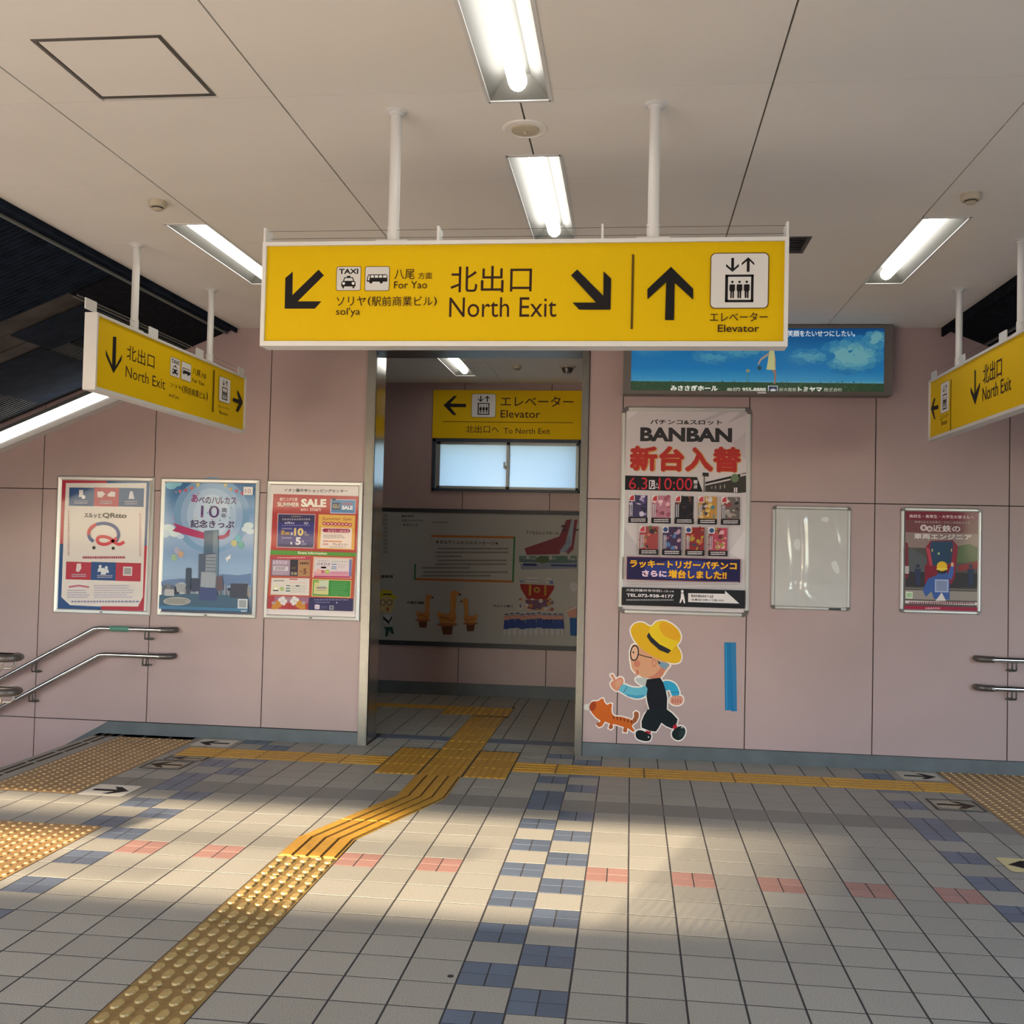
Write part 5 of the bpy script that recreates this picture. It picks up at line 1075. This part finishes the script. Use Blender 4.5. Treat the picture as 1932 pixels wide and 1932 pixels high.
# ================================================================== WALL DECALS
t = thing('wall_decal', 'flat sticker of a walking child in yellow hat and glasses, pointing left', 'wall sticker', (2.65, W, 0.55))
s = Sheet('Y', W-0.002, -1, 1.30); s.crop(1080, 1150, 5.367); OUT = 'd8d0c8'
hat = [(590, 215), (612, 160), (660, 133), (720, 135), (795, 172), (850, 125), (930, 115), (1010, 150), (1070, 205), (1098, 270), (1085, 325), (1058, 365), (1090, 420), (1103, 480), (1085, 530), (1020, 545), (940, 525), (850, 490), (750, 435), (680, 375), (620, 300)]
head = [(585, 480), (590, 400), (650, 355), (900, 500), (985, 560), (960, 600), (905, 680), (850, 700), (750, 695), (680, 670), (610, 610), (592, 540)]
collar = [(640, 700), (665, 690), (750, 695), (745, 790), (720, 775), (655, 735)]
armL = [(468, 815), (512, 755), (600, 785), (680, 790), (740, 775), (765, 820), (745, 870), (700, 895), (640, 900), (560, 875), (500, 840)]
handL = [(385, 665), (408, 655), (425, 680), (440, 705), (480, 685), (512, 700), (515, 745), (490, 775), (462, 822), (430, 815), (395, 780), (388, 740), (415, 715)]
armR = [(915, 735), (970, 722), (1030, 745), (1065, 790), (1082, 860), (1015, 875), (990, 825), (975, 812), (935, 820)]
handR = [(1000, 885), (1060, 870), (1110, 880), (1120, 925), (1095, 960), (1040, 968), (990, 940)]
body = [(755, 705), (890, 690), (920, 740), (945, 820), (960, 900), (955, 1010), (1010, 1050), (1065, 1110), (1055, 1150), (1010, 1205), (950, 1180), (900, 1145), (870, 1200), (845, 1235), (780, 1228), (702, 1195), (700, 1130), (730, 1060), (780, 1010), (760, 940), (750, 880), (760, 800), (740, 770)]
sockL = [(742, 1225), (795, 1235), (790, 1258), (735, 1250)]; shoeL = [(640, 1250), (665, 1222), (710, 1225), (770, 1255), (798, 1270), (790, 1315), (760, 1332), (700, 1325), (650, 1300)]
sockR = [(1020, 1175), (1050, 1160), (1062, 1185), (1040, 1215), (1015, 1200)]; shoeR = [(1010, 1240), (1040, 1205), (1085, 1180), (1125, 1190), (1145, 1230), (1125, 1290), (1080, 1322), (1035, 1310), (1010, 1280)]
hat, head, collar, armL, handL, armR, handR, shoeL, shoeR = [s.smooth(q) for q in (hat, head, collar, armL, handL, armR, handR, shoeL, shoeR)]
for P in (hat, head, collar, armL, handL, armR, handR, body, sockL, shoeL, sockR, shoeR): s.line(P, 26, OUT, new=False, closed=True); s.lay += 0.3; s.poly(P, OUT, new=False)
s.poly(head, 'c08c6c'); s.poly([(905, 560), (940, 600), (905, 680), (850, 700), (760, 692), (830, 660), (880, 610)], 'b4705a'); s.poly([(860, 520), (985, 550), (940, 610), (880, 570)], '6f8796'); s.poly([(855, 510), (895, 545), (875, 552)], '26262a')
s.ell(655, 548, 32, 36, 'b8705c'); s.ell(828, 540, 24, 40, 'b4705a'); s.ell(828, 540, 15, 26, 'c48c70'); s.ell(655, 638, 14, 26, 'a85a50'); s.ell(645, 640, 10, 18, 'c08c6c')
s.poly(hat, 'c89a1c'); s.poly([(790, 175), (850, 130), (930, 118), (1010, 150), (1070, 210), (1096, 270), (1050, 360), (1000, 420), (900, 370), (800, 290), (765, 240)], 'cfae20'); s.poly([(878, 150), (915, 122), (1000, 145), (1065, 205), (1092, 270), (1065, 320), (1010, 305), (930, 270), (885, 210)], 'cc9420'); s.poly([(775, 230), (800, 275), (880, 350), (1000, 412), (970, 446), (880, 410), (790, 330), (752, 270)], '26262a')
s.ell(628, 440, 46, 82, '24201f', rot=0.1); s.ell(628, 440, 34, 68, 'c89c80', rot=0.1); s.ell(618, 434, 8, 10, '1a1818'); s.line([(672, 455), (740, 475), (810, 490)], 9, '24201f')
s.poly(collar, 'a9aaa6'); s.poly(armL, '5b9fb0'); s.poly([(530, 850), (640, 870), (740, 860), (700, 895), (640, 900), (560, 880)], '4186a4'); s.line([(518, 840), (552, 782)], 6, '1f4a5c'); s.poly(handL, 'bc7c62'); s.poly([(430, 740), (480, 700), (505, 715), (480, 770), (445, 800)], 'c08a6e'); s.poly(armR, '2c8cac'); s.line([(1000, 840), (1075, 835)], 5, '1f5c78'); s.poly(handR, 'b8806a')
for x in (1015, 1040, 1065, 1090): s.line([(x, 905), (x+3, 945)], 8, '9c4a40')
s.poly(body, '15161e'); s.poly([(760, 1010), (950, 1010), (1062, 1112), (1008, 1205), (900, 1145), (845, 1235), (702, 1195), (720, 1080)], '121a1e'); s.poly(sockL, 'a01c2c'); s.poly(sockR, 'a01c2c'); s.poly(shoeL, '12191b'); s.poly(shoeR, '141f1f'); s.ell(1105, 1255, 28, 42, '22302e', rot=0.5); s.ell(770, 1290, 6, 9, 'c8c8c4'); s.ell(1108, 1195, 9, 6, 'c8c8c4')
s.build('printed_sheet', 'board_print', t)
t = thing('wall_decal', 'flat sticker of a striped orange cat walking left, low beside the right jamb', 'wall sticker', (2.3, W, 0.35))
s = Sheet('Y', W-0.0035, -1, 1.30); s.crop(1080, 1150, 5.367)
cat = [(180, 960), (205, 930), (265, 925), (285, 905), (312, 900), (325, 940), (350, 965), (385, 950), (402, 955), (395, 1010), (400, 1050), (425, 1080), (500, 1085), (570, 1105), (605, 1120), (625, 1080), (620, 1045), (645, 1028), (672, 1045), (672, 1090), (650, 1135), (610, 1165), (605, 1190), (632, 1225), (615, 1240), (580, 1215), (558, 1200), (550, 1245), (515, 1240), (520, 1190), (440, 1165), (408, 1160), (412, 1195), (390, 1215), (365, 1200), (380, 1155), (330, 1135), (300, 1180), (270, 1192), (248, 1175), (285, 1125), (240, 1095), (195, 1045), (178, 1000)]
s.line(cat, 22, OUT, new=False, closed=True); s.lay += 0.3; s.poly(cat, OUT, new=False); s.lay += 0.3; s.ell(145, 988, 34, 32, 'b9b6ae', new=False)
s.poly(cat, 'b4561c'); s.ell(205, 980, 34, 50, '8e3a1c', rot=0.3); s.poly([(605, 1120), (625, 1080), (620, 1045), (645, 1028), (672, 1045), (672, 1090), (650, 1135), (610, 1165)], '8c5030')
for i in range(6): x = 405+i*36; y = 1078+i*9; s.poly([(x, y), (x+22, y+4), (x+14, y+42), (x+6, y+14)], '5c2c18')
for (x, y) in ((262, 1160), (388, 1185), (530, 1222)): s.ell(x, y, 18, 20, '98502c')
s.build('printed_sheet', 'board_print', t)
t = thing('tape_strip', 'upright strip of blue tape on the right wall beside the walking child sticker', 'tape', (3.22, W, 0.61))
s = Sheet('Y', W-0.0015, -1, 1.35); s.poly([(1366.5, 1212), (1388.5, 1212), (1390.5, 1342), (1380, 1342), (1379, 1340), (1368, 1340)], '1c6490'); s.poly([(1379, 1212), (1388.5, 1212), (1390.5, 1342), (1385, 1341)], '2f6a92'); s.poly([(1368.5, 1214), (1371, 1214), (1372.5, 1338), (1370, 1338)], '2a7ba0')
s.build('tape', 'board_print', t)
# ================================================================== HANDRAILS AND STAIR LIGHT
def wall_rail(label, pts, caps, brackets, green=None):
    t = thing('wall_handrail', label, 'handrail', (sum(p[0] for p in pts)/len(pts), W, pts[0][2]), 'steel handrails on the stair walls')
    MB().tube(pts, 0.0205, 16).build('rail', 'steel', t, True)
    for (e, d) in caps:
        MB().tube([(e[0]-d*0.002, e[1], e[2]), (e[0]+d*0.055, e[1], e[2]), (e[0]+d*0.085, e[1]+0.012, e[2]), (e[0]+d*0.098, e[1]+0.035, e[2]), (e[0]+d*0.098, W-0.001, e[2])], [0.023, 0.023, 0.0235, 0.023, 0.022], 14).build('end_cap', 'steel_dark', t, True)
        MB().box(e[0]+d*0.008-0.008, e[1]-0.025, e[2]-0.006, e[0]+d*0.008+0.010, e[1]-0.022, e[2]+0.006).build('reflector_tab', 'white_paint', t)
    for b in brackets:
        q = MB().tube([(b[0], b[1], b[2]-0.018), (b[0], b[1], b[2]-0.062), (b[0], b[1]+0.006, b[2]-0.074), (b[0], W-0.004, b[2]-0.078)], 0.0062, 10).build('bracket', 'steel_satin', t, True)
        MB().tube([(b[0]+0.028, b[1], b[2]-0.018), (b[0]+0.028, b[1], b[2]-0.062), (b[0]+0.028, b[1]+0.006, b[2]-0.074), (b[0]+0.022, W-0.004, b[2]-0.078)], 0.0055, 10).build('bracket_wire', 'steel_satin', q, True)
        MB().prism([(0.026*math.cos(i*math.pi/8), 0.012*math.sin(i*math.pi/8)) for i in range(16)], lambda p: (b[0]+0.012+p[0]*1.25, W, b[2]-0.078+p[1]), lambda p: (b[0]+0.012+p[0]*1.25, W-0.012, b[2]-0.078+p[1])).build('wall_plate', 'steel_dark', q)
    if green: MB().tube(green, 0.0212, 16).build('tape_band', 'green_tape', t, True)
RY = W-0.07
wall_rail('upper steel handrail on the left wall, with a green tape band, bending down the stair', [(-4.2, RY, -0.605), (-1.633, RY, 0.811), (-1.585, RY, 0.818), (-1.10, RY, 0.820)], [((-1.10, RY, 0.820), 1)], [(-2.135, RY, 0.536), (-1.222, RY, 0.82)], [(-1.50, RY, 0.8185), (-1.345, RY, 0.819)])
wall_rail('lower steel handrail on the left wall, bending down the stair', [(-4.2, RY, -0.830), (-1.585, RY, 0.610), (-1.54, RY, 0.617), (-1.11, RY, 0.618)], [((-1.11, RY, 0.618), 1)], [(-2.15, RY, 0.304), (-1.232, RY, 0.618)])
wall_rail('upper steel handrail on the right wall', [(5.02, RY, 0.812), (5.60, RY, 0.812), (8.0, RY, -0.45)], [((5.02, RY, 0.812), -1)], [(5.142, RY, 0.812)])
wall_rail('lower steel handrail on the right wall', [(5.02, RY, 0.611), (5.60, RY, 0.611), (8.0, RY, -0.66)], [((5.02, RY, 0.611), -1)], [(5.142, RY, 0.611)])
t = thing('stair_handrail', 'double two-tier steel stair rail whose dark rounded ends jut in at the left edge', 'handrail', (-1.5, 2.465, 0))
for zz in (0.815, 0.616):
    for yy, xe in ((2.40, -1.15), (2.53, -1.10)):
        MB().tube([(-3.4, yy, zz-0.97), (-1.62, yy, zz), (xe, yy, zz)], 0.0205, 14).build('rail', 'steel', t, True)
    MB().tube([(-1.16, 2.40, zz), (-1.10, 2.405, zz), (-1.075, 2.43, zz), (-1.068, 2.465, zz), (-1.075, 2.505, zz), (-1.11, 2.53, zz)], 0.023, 14).build('end_cap', 'steel_dark', t, True)
    MB().box(-1.165, 2.375, zz-0.006, -1.15, 2.380, zz+0.008).build('reflector_tab', 'white_paint', t)
    MB().tube([(-1.125, 2.41, zz-0.018), (-1.125, 2.412, zz-0.055), (-1.14, 2.42, zz-0.07), (-1.50, 2.465, zz-0.072)], 0.007, 10).build('bracket', 'steel', t, True)
    MB().tube([(-1.118, 2.53, zz-0.018), (-1.118, 2.525, zz-0.055), (-1.135, 2.515, zz-0.07), (-1.50, 2.465, zz-0.072)], 0.007, 10).build('bracket', 'steel', t, True)
MB().cyl((-1.5, 2.465), 0.03, 0, 0.80, 16).build('post', 'steel_satin', t, True); MB().cyl((-1.5, 2.465), 0.055, 0, 0.012, 20).build('foot_plate', 'steel_satin', t, True)
# sloping stair light on the wall
YL = W-0.11
def onl(px, py, y=YL): return at(px, py, Y=y)
def ext(p, q, x): k = (x-p.x)/(q.x-p.x); return Vector((x, p.y, p.z+(q.z-p.z)*k))
tt = (onl(0, 808.6), onl(167, 736)); lt = (onl(0, 816), onl(180, 739.3)); lb = (onl(0, 836), onl(206.6, 748)); bb = (onl(0, 847), onl(222, 755.5))
XA = -3.9; xe = onl(214, 752).x
t = thing('stair_light', 'long sloping strip light along the top of the left wall over the stair', 'light', (-2.5, YL, 2.3))
def seg(top, bot, xb_t, xb_b, ya, yb3, name, m):
    P = [ext(*top, XA), ext(*top, xb_t), ext(*bot, xb_b), ext(*bot, XA)]
    MB().prism([(p.x, p.z) for p in P], lambda p: (p[0], ya, p[1]), lambda p: (p[0], yb3, p[1])).build(name, m, t)
seg(tt, bb, xe+0.02, xe+0.04, YL+0.012, W-0.001, 'housing', 'white_paint'); seg(lt, lb, xe-0.06, xe-0.005, YL-0.006, YL+0.010, 'diffuser', 'strip_light'); seg(tt, lt, xe, xe-0.06, YL+0.0, YL+0.010, 'top_rail', 'steel_satin'); seg(lb, bb, xe+0.03, xe+0.04, YL-0.002, YL+0.010, 'lower_rail', 'white_paint')
# gum spot on a floor tile
o = tag(MB().cyl((1.872, 0.458), 0.012, 0.0001, 0.0012, 14).build('gum_spot', 'plastic_black'), 'small black spot on a beige tile left of the blue checker column', 'spot')
